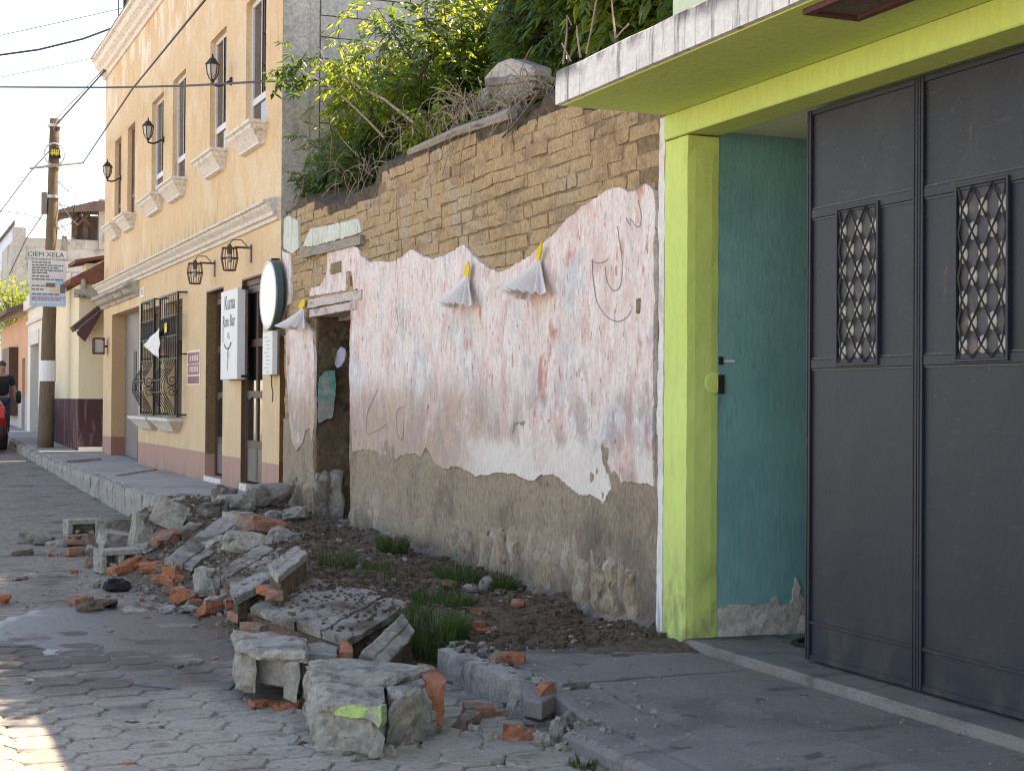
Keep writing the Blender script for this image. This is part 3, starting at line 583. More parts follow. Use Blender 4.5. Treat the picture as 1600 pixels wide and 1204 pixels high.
# ------------------------------------------------------------------ dark metal gate
GX = XF + .21
gz0, gz1 = .225, LZ - .012
zu = fac(1268, 335, GX).z; zm = fac(1268, 569, GX).z; zb = fac(1270, 973, GX).z
gate = thing('metal_gate', (GX, 4.75, gz0), 'dark slate blue metal folding gate with diamond grilles', 'gate')
y_hi = sy(1260, GX); lw = (sy(1260, GX) - sy(1434, GX))
gA, gB = sy(1309, GX), sy(1370, GX); gt = fac(1340, 324, GX).z; gb = fac(1340, 566, GX).z
for n in range(4):
    a = y_hi - n * lw; b = a - lw + .006; o = -n * lw
    lf = MB(); lf.box(GX + .012, GX + .03, b, a, gz0, gz1)
    leaf = lf.build('leaf', M['gate'], gate)
    st = MB()
    for c in (a, b + .034):
        st.box(GX - .004, GX + .0115, c - .034, c - .021, gz0, gz1); st.box(GX - .001, GX + .0115, c - .0195, c - .0135, gz0, gz1); st.box(GX - .004, GX + .0115, c - .012, c, gz0, gz1)
    st.build('stile', M['gate'], leaf, bevel=.002)
    for z, h in ((zu, .022), (zm, .022), (zb, .008), (gz1 - .012, .012), (gz0 + .015, .014)):
        part('rail', M['gate'], leaf, (GX + .001, GX + .0115, b + .036, a - .036, z - h, z + h), bevel=.002)
        if h > .02:
            for zz in (z - h - .006, z + h + .006): part('bead', M['gateline'], leaf, (GX + .006, GX + .0115, b + .036, a - .036, zz - .004, zz + .004))
    if n > 2: continue
    ga, gb_ = gA + o, gB + o
    fr = MB(); t = .014
    fr.box(GX - .010, GX + .0113, gb_ - t, gb_, gb - t, gt + t); fr.box(GX - .010, GX + .0113, ga, ga + t, gb - t, gt + t); fr.box(GX - .010, GX + .0113, gb_, ga, gt, gt + t); fr.box(GX - .010, GX + .0113, gb_, ga, gb - t, gb)
    fr.build('grille_frame', M['gate'], leaf, bevel=.002)
    part('grille_backing', M['gateline'], leaf, (GX + .008, GX + .0118, gb_ + .001, ga - .001, gb + .001, gt - .001))
    W = ga - gb_; H = gt - gb; rows = 7.6; rh = H / rows
    for c in range(6):
        yc = ga - W * c / 5; pts = []
        for k in range(9):
            zz = max(gb + .002, gt - .002 - k * rh); pts.append((GX - .001, min(ga - .004, max(gb_ + .004, yc - W * .098 * (1 if (k + c) % 2 else -1))), zz))
            if zz <= gb + .003: break
        br = MB(); br.tube(pts, .0045, 4)
        for p in br.v: p.x = GX - .001 + (p.x - GX + .001) * 1.6
        br.build('grille_bar', M['gateline'], leaf)
    for k in range(8):
        for c in range(3 if k % 2 == 0 else 2):
            yc = ga - W * (.1 + .4 * c if k % 2 == 0 else .3 + .4 * c); yc = min(ga - .022, max(gb_ + .022, yc)); zc = gt - (k + 1.0) * rh
            if zc < gb + .03: continue
            d = MB(); d.lathe((GX + .0055, yc, zc), [(.029, .002), (.027, -.003), (.013, -.0065)], 12, axis='x')
            for p in d.v: p.z = zc + (p.z - zc) * 1.45
            d.build('glass_disc', M['disc'], leaf, smooth=True)
for z in (.62, 2.3): pass
# hose on the floor behind the gate
hs = gnd(1235, 1008, .2)
pts = [(hs.x + .28 - .30 * math.cos(t), hs.y - .02 + .27 * math.sin(t) - .1, .205) for t in [math.pi * (-.35 + i * .1) for i in range(13)]]
hp = MB(); hp.tube(pts, .014, 8); hp.tube([(x + .03, y + .012, z + .001) for x, y, z in pts], .013, 8)
tag(hp.build('hose', M['hose'], smooth=True), 'black hose looped on the floor in the gate opening', 'hose')
# ------------------------------------------------------------------ adobe wall
YA0, YA1 = YG + .003, sy(440) - .012
DY0, DY1 = sy(545), sy(488)                 # doorway
DZ = fac(500, 484).z
def base_z(y): return .19 + (y - 7.7) * .022
topl = [(fac(x, y).y, fac(x, y).z) for x, y in ((1027, 172), (960, 160), (905, 160), (862, 168), (820, 185), (800, 197), (760, 207), (720, 212), (690, 222), (655, 240), (620, 258), (598, 268), (586, 280), (583, 300), (560, 308), (540, 325), (520, 332), (500, 322), (470, 320), (445, 338))]
topl[0] = (YA0, topl[1][1]); topl[-1] = (YA1, topl[-1][1])
def interp(L, y):
    if y <= L[0][0]: return L[0][1]
    for (a, b), (c, d) in zip(L, L[1:]):
        if y <= c: return b + (d - b) * (y - a) / max(1e-6, c - a)
    return L[-1][1]
def wtop(y): return interp(topl, y)
aw = thing('adobe_wall', (XF + .3, 12, .1), 'ruined adobe house front with peeling pink plaster over exposed mud bricks', 'wall')
T_ = []
y = YA0
while y < YA1: T_.append((y, wtop(y) - .05 + .02 * nz(y * 6))); y += .09
T_.append((YA1, wtop(YA1) - .05))
core = [(YA0, -.05), (DY0, -.05), (DY0, DZ), (DY1, DZ), (DY1, -.05), (YA1, -.05)] + T_[::-1]
MB().prism([(XF + .036, a, b) for a, b in core], (.489, 0, 0)).build('wall_core', M['adobedark'], aw)
# plaster outlines, traced on the plane of the wall
Z4 = lambda L: [(420 + x / 2.5, 160 + y / 2.5) for x, y in L]
Z5 = lambda L: [(420 + x / 2.5, 560 + y / 2.5) for x, y in L]
up = Z4([(316, 770), (345, 745), (352, 600), (370, 605), (395, 625), (440, 618), (470, 628), (510, 605), (550, 575), (600, 600), (640, 610), (680, 600), (700, 590), (725, 570), (755, 555), (790, 590), (830, 630), (860, 650), (895, 662), (940, 645), (975, 625), (1030, 590), (1060, 560), (1090, 530), (1130, 495), (1160, 455), (1200, 425), (1240, 395), (1300, 355), (1340, 332), (1375, 330), (1400, 350), (1440, 345), (1465, 315), (1500, 340), (1506, 430), (1500, 600), (1508, 760), (1500, 900)])
lo = Z5([(1503, 100), (1500, 300), (1500, 500), (1475, 490), (1420, 482), (1380, 480), (1340, 500), (1310, 535), (1297, 568), (1280, 545), (1250, 530), (1220, 538), (1190, 515), (1160, 495), (1140, 470), (1105, 450), (1060, 455), (1030, 475), (1000, 470), (960, 450), (900, 442), (850, 455), (810, 460), (780, 440), (735, 418), (690, 432), (650, 410), (625, 365), (610, 345), (590, 385), (570, 370), (530, 368), (495, 392), (460, 375), (440, 385), (420, 360), (370, 355), (325, 365), (316, 200), (313, 0)])
zt = sorted([(fac(x, y).y, fac(x, y).z) for x, y in up[2:36]])
def wav(a, b): return .010 * nz(a * 1.6, b * 1.6) + .004 * nz(a * 6, b * 6) + .0025 * nz(a * 25, b * 14)
PLX = XF + .004
pl = sheet(pxpoly(up + lo), fplace(PLX), .03, step=.022, grid=.07, jit=.007, disp=wav, seed=5)
pl.build('pink_plaster', M['pink'], aw)
for nm, mt, P in (('plaster_patch', 'pink', [(447, 522), (455, 505), (466, 498), (478, 503), (487, 518), (490, 560), (489, 600), (490, 655), (487, 690), (482, 668), (476, 672), (470, 692), (462, 705), (456, 690), (452, 660), (448, 620), (446, 570)]),
                  ('plaster_patch', 'mint', [(443, 341), (451, 337), (465, 345), (466, 388), (455, 396), (442, 388)]),
                  ('plaster_patch', 'pink', [(440, 391), (453, 398), (453, 474), (447, 478), (440, 500)]),
                  ('plaster_patch', 'mint', [(473, 383), (484, 357), (508, 353), (530, 348), (558, 342), (563, 362), (548, 368), (526, 374), (500, 382), (480, 386)]),
                  ('plaster_patch', 'pink', [(511, 396), (530, 388), (550, 382), (561, 390), (563, 412), (566, 450), (552, 452), (549, 424), (540, 424), (539, 454), (510, 458), (482, 463), (486, 450), (498, 447), (508, 430), (510, 410)])):
    sheet(pxpoly(P), fplace(PLX + .002), .03, step=.03, grid=.08, jit=.006, disp=wav, seed=len(P)).build(nm, M[mt], aw)
# mud render of the lower wall, lumpy
rl = [(YA0, base_z(YA0) - .15), (DY0 - .01, base_z(DY0) - .15), (DY0 - .015, 1.55), (12, 1.5), (10, 1.35), (YA0, 1.45)]
def lump(a, b):
    e = .012 * nz(a * 2.3, b * 1.6) + .010 * nz(a * 9, b * 6) + .006 * nz(a * 24, b * 13)
    return max(-.022, e - .02 * ss(.9, .3, b) * max(0, nz(a * 3.1, b * 1.2) + .1) * 1.6)
sheet(rl, fplace(XF + .014), .04, step=.05, grid=.03, jit=0, disp=lump, seed=8).build('mud_render', M['mud'], aw)
rl2 = [(DY1 + .01, .15), (YA1, .15), (YA1, 1.3), (DY1 + .015, 1.3)]
sheet(rl2, fplace(XF + .016), .04, step=.05, grid=.05, jit=0, disp=lump, seed=9).build('mud_render', M['mud'], aw)
# weathered vertical lumps of the footing
rng = random.Random(3)
for (x, y0, y1, w_) in ((905, 872, 948, 24), (930, 882, 950, 14), (952, 872, 952, 26), (985, 885, 962, 20), (845, 860, 938, 30), (775, 826, 905, 26), (757, 830, 892, 20), (800, 822, 900, 16), (700, 822, 880, 26), (655, 810, 868, 30), (568, 788, 832, 22), (553, 788, 826, 14), (468, 752, 800, 10), (478, 752, 802, 9), (457, 742, 790, 10), (725, 830, 884, 18)):
    a = fac(x - w_ / 2, y1); b = fac(x + w_ / 2, y1); t = fac(x, y0)
    W = abs(a.y - b.y); H = t.z - a.z + .06
    mb = rough_block(.12, W * .92, H, seg=(3, 6, 9), amp=.03, seed=x, rnd=.55)
    for p in mb.v: p += Vector((XF + .044, (a.y + b.y) / 2, a.z - .05))
    mb.build('footing_stone', M['ochre' if x > 740 else 'mud'], aw, smooth=True)
# foot of the wall: a low skirt of washed earth
rings = []
for k in range(90):
    y = YA0 + .05 + (DY0 - YA0 - .1) * k / 89; z = base_z(y); n_ = .03 * nz(y * 4)
    k2 = .02 * nz(y * 11) + .012 * nz(y * 31); rings.append([(XF - .07 + n_ * 2 + k2, y, z - .08), (XF - .04 + n_ + k2, y, z - .0 + n_ * .6), (XF - .005 + k2 * .5, y, z + .04 + n_ + k2), (XF + .02, y, z + .06 + n_), (XF + .05, y, z - .1)])
MB().loft(rings).build('washed_earth_skirt', M['mud'], aw)
# adobe bricks where the plaster has gone
AB = [rough_block(.10, .38, .090, seg=(1, 5, 2), amp=.009, seed=i, rnd=.14).mesh('brick') for i in range(7)]
ABs = [rough_block(.10, .20, .090, seg=(1, 3, 2), amp=.009, seed=20 + i, rnd=.14).mesh('brick') for i in range(4)]
rng = random.Random(11); CH = .0945
for r_ in range(14, 40):
    z = r_ * CH + .02; y = YA0 + .02 + (r_ % 2) * .24 + rng.uniform(0, .06)
    first = True
    while y < YA1 - .1:
        small = rng.random() < .13 or (first and r_ % 2)
        L = (.20 if small else .38) * 1.0; sc = rng.uniform(.72, 1.15); L *= sc; first = False
        if y + L > YA1: sc *= (YA1 - y) / L; L = YA1 - y
        yc = y + L / 2; y += L + rng.uniform(.0, .008)
        if z + .08 > min(wtop(yc - L * .4), wtop(yc + L * .4)) + .03: continue
        if DY0 - .05 < yc + L / 2 and yc - L / 2 < DY1 + .01 and z < DZ - .0: continue
        if yc < DY0 - .02:
            if z + .09 < interp(zt, yc) - .08 and z + .09 < interp(zt, yc - L * .45) - .04 and z + .09 < interp(zt, yc + L * .45) - .04: continue
            if z < 1.6: continue
        elif z < 1.15: continue
        if sc < .35: continue
        zz = z + .035 * nz(yc * .45, r_ * .15) + rng.uniform(-.006, .006)
        link('brick', rng.choice(ABs if small else AB), M['adobe'], aw, (XF + .072 + rng.uniform(-.006, .007), yc, zz), rot=(rng.uniform(-.025, .025), rng.uniform(-.05, .05), rng.uniform(-.02, .02)), scale=(1, sc, rng.uniform(.95, 1.12)))
# doorway: far jamb with a turquoise remnant, lintels, post, threshold
def jamb(px, py): p = atY(px, py, DY1 - .065); return (p.x, p.z)
jp = [jamb(*q) for q in ((499, 590), (508, 580), (523, 578), (525, 600), (523, 625), (520, 652), (508, 655), (498, 660), (497, 620))]
sheet(jp, lambda a, b, d: (a, DY1 - .065 - d, b), .02, step=.02, grid=.05, jit=.006, disp=lambda a, b: .003 * nz(a * 20, b * 20)).build('turquoise_plaster', M['turq'], aw)
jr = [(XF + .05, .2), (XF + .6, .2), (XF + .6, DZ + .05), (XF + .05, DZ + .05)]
sheet(jr, lambda a, b, d: (a, DY1 - .035 - d, b), .02, step=.06, grid=.05, jit=.004, disp=lambda a, b: .02 * nz(a * 6, b * 4) + .012 * nz(a * 17, b * 11) - .015).build('jamb_earth', M['shadedearth'], aw, smooth=True)
def facbeam(name, mat, p0, p1, h, x0, x1, seed):
    a = fac(*p0); b = fac(*p1); rings = []
    for k in range(13):
        t = k / 12; y = b.y + (a.y - b.y) * t; z = b.z + (a.z - b.z) * t; n_ = .006 * nz(y * 6 + seed); e = .012 * nz(y * 9, seed)
        rings.append([(x0 + n_, y, z - h + e * .7), (x0 + n_ * .6, y, z + e * .5), (x1, y, z + e * .4), (x1, y, z - h + e * .5)])
    return MB().loft(rings).build(name, mat, aw)
facbeam('lintel', M['wood'], (472, 391), (566, 367), .085, XF - .02, XF + .2, 2)
facbeam('lintel', M['paintedwood'], (478, 469), (566, 452), .085, XF - .008, XF + .2, 3)
facbeam('lintel', M['paintedwood'], (485, 484), (557, 470), .075, XF - .010, XF + .25, 4)
facbeam('lintel', M['wood'], (484, 486), (557, 474), .10, XF + .26, XF + .52, 5)
part('door_post', M['wood'], aw, (XF + .30, XF + .38, DY0 + .0, DY0 + .07, .2, DZ - .03))
th = rough_block(.62, DY1 - DY0 - .01, .2, seg=(4, 10, 2), amp=.02, seed=4, rnd=.15)
for p in th.v: p += Vector((XF + .22, (DY0 + DY1) / 2, .10))
th.build('threshold', M['kerb'], aw)
for k, (px, py, h) in enumerate(((505, 800, 130), (525, 812, 120))):
    p = atY(px, py, DY1 - .05); mb = rough_block(.17, .10, .5, seg=(3, 2, 5), amp=.04, seed=30 + k, rnd=.4)
    for q in mb.v: q += Vector((p.x, DY1 - .02, .28))
    mb.build('jamb_stone', M['concretedark'], aw, smooth=True)
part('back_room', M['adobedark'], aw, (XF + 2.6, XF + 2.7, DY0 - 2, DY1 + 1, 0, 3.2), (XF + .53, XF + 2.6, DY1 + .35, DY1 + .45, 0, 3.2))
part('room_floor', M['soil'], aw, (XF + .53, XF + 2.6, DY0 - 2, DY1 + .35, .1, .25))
# spray lines and cracks on the plaster: thin raised strokes
M['pencil'] = gloss('grey_spray_line', (.25, .235, .24), .8)
Zc = lambda L: [(680 + x / 4.444, 360 + y / 4.444) for x, y in L]
for k, L in enumerate((Zc([(1092, 200), (1098, 300), (1110, 400), (1122, 480), (1150, 545), (1200, 605), (1270, 632), (1330, 600), (1360, 550)]), Zc([(1085, 210), (1120, 225), (1160, 222), (1195, 205), (1200, 185)]), Zc([(1180, 250), (1190, 330), (1210, 390), (1245, 418), (1280, 390), (1296, 300), (1290, 140), (1275, 60), (1262, -40)]),
                       Z4([(1395, 450), (1410, 480), (1412, 455), (1430, 480), (1448, 482), (1452, 440), (1440, 375)]), Z5([(425, 120), (390, 200), (380, 260), (385, 295), (420, 280), (460, 255)]), Z5([(530, 190), (505, 200), (500, 270), (512, 312), (525, 300), (528, 190)]))):
    P = [fac(x, y) for x, y in L]; pts = []
    for i in range(len(P) - 1):
        
            for t in range(6):
                u = t / 6; a0, a1, a2, a3 = P[max(i - 1, 0)], P[i], P[i + 1], P[min(i + 2, len(P) - 1)]; pts.append(.5 * (2 * a1 + (a2 - a0) * u + (2 * a0 - 5 * a1 + 4 * a2 - a3) * u * u + (3 * a1 - a0 - 3 * a2 + a3) * u ** 3))
    for p in pts: p.x = PLX - wav(p.y, p.z) - .0015
    MB().tube(pts, .0035, 4).build('graffiti_line', M['pencil'], aw)
ck = [fac(x, y) for x, y in Z4([(500, 360), (498, 440), (503, 520), (496, 600), (500, 700), (494, 800), (505, 870), (495, 900)])]
for p in ck: p.x = PLX - wav(p.y, p.z) - .0005
MB().tube(ck, .003, 4).build('crack', M['adobedark'], aw)

for (x, y, w_, h_) in ((998, 478, 7, 26), (525, 418, 16, 22)):
    a = fac(x - w_ / 2, y + h_ / 2); b = fac(x + w_ / 2, y - h_ / 2); part('bare_patch', M['adobedark'], aw, (PLX - .012, PLX + .01, b.y, a.y, a.z, b.z), bevel=.01)
# earth roof lip above the wall
rings = []; NX = 14
for k in range(150):
    y = YA0 - .2 + (YA1 - YA0 + .19) * k / 149; zt_ = wtop(min(max(y, YA0), YA1)); ring = []
    for i in range(NX):
        t = i / (NX - 1); x = XF + .02 + t * 4.2
        h = .15 + .16 * ss(0, .12, t) + .10 * nz(x * 2.2, y * 2.2) + .05 * nz(x * 7, y * 7)
        ring.append((x + .04 * nz(y * 6, i) * (i < 3), y, zt_ - .06 + h * (1 if i else .75) - (.5 if y > 15.2 and i < 3 else 0) * 0))
    rings.append(ring + [(XF + 4.2, y, zt_ - .4), (XF + .12, y, zt_ - .3)])
MB().loft(rings).build('earth_roof', M['thatch'], aw)
bp = [fac(x, y, XF + .02) for x, y in ((800, 178), (760, 192), (718, 205), (670, 226), (640, 238))]
MB().tube(bp, .045, 6, r2=.03).build('roof_beam', M['wood'], aw)
bp = [fac(x, y, XF - .01) for x, y in ((846, 140), (828, 165), (800, 200), (785, 215))]
MB().tube(bp, .016, 5, r2=.007).build('root', M['darktwig'], aw)

# ------------------------------------------------------------------ plants growing on the ruined roof
def leaflet(mb, p, d, up, L, W):
    d = d.normalized(); s = d.cross(up); s = s.normalized() if s.length > 1e-4 else Vector((1, 0, 0)); n = s.cross(d)
    b = len(mb.v)
    mb.v += [p, p + d * L * .45 + s * W - n * W * .3, p + d * L * .5 + n * L * .04, p + d * L * .45 - s * W - n * W * .3, p + d * L - Vector((0, 0, L * .22))]
    mb.f += [[b, b + 1, b + 2], [b, b + 2, b + 3], [b + 1, b + 4, b + 2], [b + 2, b + 4, b + 3]]
def shrub(name, base, height, spread, nstem, nclus, mat, seed, label, leafL=.13, lean=Vector((0, 0, 0)), nl=7, stem_mat='darktwig', group='shrubs growing on the ruined wall'):
    rng = random.Random(seed); base = Vector(base)
    t = thing(name, base, label, 'shrub', group); st = MB(); lf = MB(); tips = []
    for i in range(nstem):
        a = rng.uniform(0, 2 * math.pi); r_ = spread * math.sqrt(rng.random()); H = height * rng.uniform(.55, 1)
        end = base + Vector((math.cos(a) * r_, math.sin(a) * r_ * 1.2, H)) + lean * rng.uniform(.4, 1)
        ctl = base + Vector((math.cos(a) * r_ * .3, math.sin(a) * r_ * .3, H * .6))
        pts = [(base * (1 - u) ** 2 + ctl * 2 * u * (1 - u) + end * u * u) + Vector((.03 * nz(u * 5 + i), .03 * nz(u * 5, i), 0)) for u in [k / 7 for k in range(8)]]
        st.tube(pts, .016, 4, r2=.004, cap=False)
        for u in range(2, 8): tips.append((pts[u], (pts[u] - pts[u - 1]).normalized(), u / 7))
    for i in range(nclus):
        p, d, u = rng.choice(tips)
        tw = Vector((rng.gauss(0, 1), rng.gauss(0, 1), rng.gauss(.25, .6))).normalized(); q = p + tw * rng.uniform(.05, .34) * spread * (.35 + .5 * u)
        if rng.random() < .4: st.tube([p, (p + q) / 2 + Vector((0, 0, .02)), q], .004, 3, r2=.002, cap=False)
        k = rng.randint(nl - 2, nl + 1); ax = Vector((rng.gauss(0, .5), rng.gauss(0, .5), 1)).normalized()
        e1 = ax.cross(tw); e1 = e1.normalized() if e1.length > 1e-3 else Vector((1, 0, 0)); e2 = ax.cross(e1); L = leafL * rng.uniform(.6, 1.25); a0 = rng.uniform(0, 6.28)
        rc = (tw + Vector((0, 0, rng.uniform(-.7, .1)))).normalized(); sd_ = rc.cross(Vector((0, 0, 1))); sd_ = sd_.normalized() if sd_.length > 1e-3 else e1; up_ = sd_.cross(rc)
        for j in range(k):
            s_ = 1 if j % 2 else -1; f_ = (j // 2) / max(1, (k - 1) // 2); q2 = q + rc * L * 1.1 * f_ - Vector((0, 0, L * .35 * f_ * f_))
            dd = rc * rng.uniform(.35, .8) + sd_ * s_ * rng.uniform(.6, 1) + Vector((0, 0, rng.uniform(-.55, .1))) if j < k - 1 else rc - Vector((0, 0, .3))
            leaflet(lf, q2, dd, up_ + Vector((rng.gauss(0, .3), rng.gauss(0, .3), .2)), L * rng.uniform(.6, 1.0), L * rng.uniform(.12, .2))
    st.build('stem', M[stem_mat], t, recalc=False, smooth=True)
    lf.build('foliage', M[mat], t, recalc=False)
    return t
zR = 3.5
def rp(px, py, X): p = fac(px, py, X); return p
sh = [  # px, py of root, depth plane, height, spread, stems, clusters, material, label
    ((560, 290), 4.5, 1.0, .5, 12, 300, 'leafdark', 'dark leafy shrub low at the left end of the ruined wall', .12),
    ((545, 215), 4.9, 1.5, .5, 10, 230, 'leaf', 'shrub with yellowish tips in front of the grey block wall', .12),
    ((640, 215), 5.0, 1.7, .8, 16, 600, 'leaf', 'mid green bush in the middle of the ruined roof', .13),
    ((600, 200), 5.1, 1.9, .75, 14, 520, 'leaf', 'loose shrub with lit tips before the block wall, left of the middle bush', .13),
    ((560, 160), 5.7, 2.1, .7, 12, 420, 'leaf', 'taller thin shrub standing close to the block wall', .13),
    ((505, 285), 4.4, .55, .4, 9, 160, 'leafdark', 'low dark plant hanging over the corner above the mint plaster', .11),
    ((690, 190), 4.7, .75, .5, 10, 120, 'leafbright', 'bright yellow green sunlit bush above the dry vines', .11),
    ((720, 140), 5.6, 2.0, .9, 18, 800, 'leafdark', 'dense dark bush behind the bright one', .14),
    ((830, 130), 6.1, 2.6, 1.1, 22, 1000, 'leaf', 'tall bush behind the pointed roof fragment', .16),
    ((930, 110), 6.4, 2.6, 1.1, 22, 1000, 'leafdark', 'dark bush rising behind the white canopy edge', .16),
    ((1010, 90), 6.6, 2.6, 1.0, 18, 800, 'leaf', 'sunlit bush beside the pale green upper wall', .13),
    ((835, 140), 4.9, .5, .35, 7, 70, 'leafbright', 'small lit weeds beside the canopy corner', .10),
    ((770, 150), 5.0, .75, .4, 8, 90, 'leaf', 'broad leaved plant just behind the roof fragment', .15),
    ((620, 150), 6.4, 2.7, 1.1, 22, 900, 'leafdark', 'tall shaded shrub farthest back beside the block wall', .14)]
for i, ((px, py), X, h, sp, ns, nc_, mt, lb, ll) in enumerate(sh):
    p = fac(px, py, X); p.z = wtop(min(max(p.y, YA0), YA1)) + .08
    shrub('shrub', p, h, sp, ns, nc_, mt, 40 + i, lb, ll)
for k, (x_, y_, h_, sp_, nc2, lb) in enumerate(((5.1, 8.5, 1.75, .9, 2000, 'added unseen bush behind the canopy roof, shading the road'), (5.4, 9.9, 2.2, 1.0, 2600, 'added unseen bush right behind the canopy end, shading the road'), (5.4, 11.0, 2.6, 1.0, 2400, 'tall bush added to shade the road, behind the roof fragment'), (5.5, 12.6, 2.5, 1.0, 1800, 'tall bush behind the dry vine tangle'))):  # bushes behind the canopy, mostly unseen, added to keep sun off the road
    shrub('shrub', (x_, y_, 3.5), h_, sp_, 20, nc2, 'leafdark' if k != 1 else 'leaf', 90 + k, lb, .15)
p = fac(478, 130, 4.2); p.z = 3.55   # sprig reaching out past the corner of the yellow house
sg = thing('leafy_sprig', fac(560, 230, 4.4), 'drooping green sprig hanging in front of the yellow house corner', 'plant'); st = MB(); lf = MB(); rng = random.Random(77)
b0 = fac(600, 215, 4.5); b1 = fac(540, 150, 4.25); b2 = fac(500, 118, 4.1); b3 = fac(455, 108, 3.98)
pts = [b0 * (1 - u) ** 3 + b1 * 3 * u * (1 - u) ** 2 + b2 * 3 * u * u * (1 - u) + b3 * u ** 3 for u in [k / 12 for k in range(13)]]
st.tube(pts, .012, 5, r2=.004); st.build('stem', M['twig'], sg)
for i in range(34):
    q = b3 + Vector((rng.gauss(0, .08), rng.gauss(0, .22), rng.gauss(-.02, .12)))
    for j in range(6): leaflet(lf, q, Vector((rng.gauss(0, 1), rng.gauss(0, 1), rng.gauss(-.3, .5))), Vector((0, 0, 1)), .13 * rng.uniform(.7, 1.2), .022)
lf.build('foliage', M['leafdark'], sg, recalc=False)
# dry vines hanging over the edge
rng = random.Random(21)
for k, (cx, cy, rx, ry, n, lb) in enumerate(((760, 175, 60, 45, 110, 'tangle of dry brown vines beside the pointed roof fragment'), (690, 215, 75, 35, 80, 'spread of dry twigs along the wall top, left of the vine tangle'), (560, 270, 80, 40, 55, 'thin dry stems above the doorway end of the wall'), (840, 145, 25, 22, 30, 'dry grass drooping at the canopy corner'))):
    mb = MB()
    for i in range(n):
        a = fac(cx + rng.uniform(-rx, rx), cy + rng.uniform(-ry, ry) * .6, XF + rng.uniform(.05, .45)); d = Vector((rng.uniform(-.25, .1), rng.gauss(0, .32), rng.gauss(.06, .16)))
        c = a + d * .5 + Vector((rng.uniform(-.1, .05), rng.gauss(0, .1), rng.uniform(.0, .2))); e = a + d + Vector((0, 0, -rng.uniform(0, .25)))
        mb.tube([a * (1 - u) ** 2 + c * 2 * u * (1 - u) + e * u * u for u in [q / 6 for q in range(7)]], rng.uniform(.0018, .0045), 3, cap=False)
    tag(mb.build('dry_vines', M['twig'], recalc=False), lb, 'dry plant', 'dry stems on the ruined wall')
mb = MB(); L = [fac(x, y, 4.5) for x, y in ((446, 32), (480, 75), (512, 105), (560, 135), (600, 155), (650, 195))]
mb.tube(L, .008, 5, r2=.014); mb.tube([fac(x, y, 4.5) for x, y in ((512, 105), (498, 75), (492, 70))], .007, 4, r2=.003)
tag(mb.build('bare_branch', M['twig']), 'long bare branch slanting across the grey block wall', 'branch')
for k, (L, lb) in enumerate((([(880, 100), (885, 60), (886, 24), (893, 40)], 'tall forked dry stalk at the left end of the canopy'), ([(907, 90), (902, 55), (901, 40)], 'short straight dry stalk on the canopy'), ([(916, 84), (925, 40), (932, 0), (936, -20)], 'yellowish thin dry stalk rising out of view'), ([(962, 60), (958, 25), (955, -5)], 'pale bare twig on the canopy, forked at its foot'))):
    mb = MB(); mb.tube([fac(x, y, 3.62) for x, y in L], .007, 5, r2=.003)
    if k == 3: mb.tube([fac(x, y, 3.62) for x, y in ((962, 60), (972, 48), (982, 38))], .006, 4)
    if k == 0: mb.tube([fac(x, y, 3.62) for x, y in ((892, 96), (884, 80), (878, 68))], .006, 4)
    tag(mb.build('dry_stalk', M['twig']), lb, 'dry plant', 'dry stalks on the canopy')
# pointed fragment of the old roof
RX = 4.55
rf = [fac(x, y, RX) for x, y in ((757, 138), (756, 120), (776, 98), (795, 91), (833, 104), (833, 137))]
fr_ = thing('roof_fragment', (RX, rf[0].y, rf[0].z), 'pointed grey stone fragment standing on the ruined wall top', 'rubble')
MB().prism(rf, (.16, 0, 0)).build('gable_stone', M['render'], fr_, bevel=.015)
rf = [fac(x, y, RX - .03) for x, y in ((757, 136), (757, 122), (833, 117), (833, 127))]
MB().prism(rf, (.2, 0, 0)).build('ledge', M['concretedark'], fr_, bevel=.01)
rf = [fac(x, y, RX + .02) for x, y in ((735, 172), (750, 138), (780, 132), (828, 128), (830, 145), (790, 165))]
MB().prism(rf, (.2, 0, 0)).build('broken_base', M['concretedark'], fr_, bevel=.02)

# ------------------------------------------------------------------ yellow house
YL, YR = sy(161), sy(437)
yh = thing('yellow_house', (5.5, (YL + YR) / 2, .4), 'two storey yellow house with white stone sills and cornices', 'house')
def uz(): return 4.66, 6.25
Z0, Z1 = 4.67, 6.25; TOPZ = 7.72
ups = [(380, 411), (324, 349), (266, 286), (233.5, 251.5), (196, 207.5), (176, 186)]
holes = [(sy(b), sy(a), Z0, Z1) for a, b in ups]
d1 = (sy(410), sy(376.5), .50, fac(377, 437).z); d2 = (sy(348), sy(321), .49, fac(321, 456).z)
wz0 = 1.23; wz1 = fac(284, 466).z
w1 = (sy(284), sy(256), wz0, wz1); w2 = (sy(248), sy(223), wz0, wz1)
rdz = fac(175, 492).z; rdr = (sy(216.5), sy(174), .40, rdz)
fw = MB(); wall_holes(fw, XF, .26, YR, YL, .2, TOPZ, holes + [d1, d2, w1, w2, rdr])
fw.quad((XF, YL, .2), (XF, YL, TOPZ), (XF + 4, YL, TOPZ), (XF + 4, YL, .2))
fw.build('front_wall', M['yellow'], yh)
part('roof', M['render'], yh, (XF + .01, XF + 6, YR + .25, YL - .01, TOPZ - .1, TOPZ + .1))
part('interior', M['adobedark'], yh, (XF + .9, XF + 1.0, YR + .3, YL, .1, TOPZ - .2)); part('mid_floor', M['adobedark'], yh, (XF + .27, XF + .9, YR + .3, YL, 3.5, 3.6))
def cornice(name, parent, prof, y0, y1, mat, nseg=40, wob=.006):
    rings = []
    for k in range(nseg + 1):
        y = y0 + (y1 - y0) * k / nseg; rings.append([(XF - dx + wob * nz(y * 3, dz * 9), y, dz + wob * nz(y * 2.3, dx * 20)) for dx, dz in prof])
    return MB().loft(rings).build(name, mat, parent)
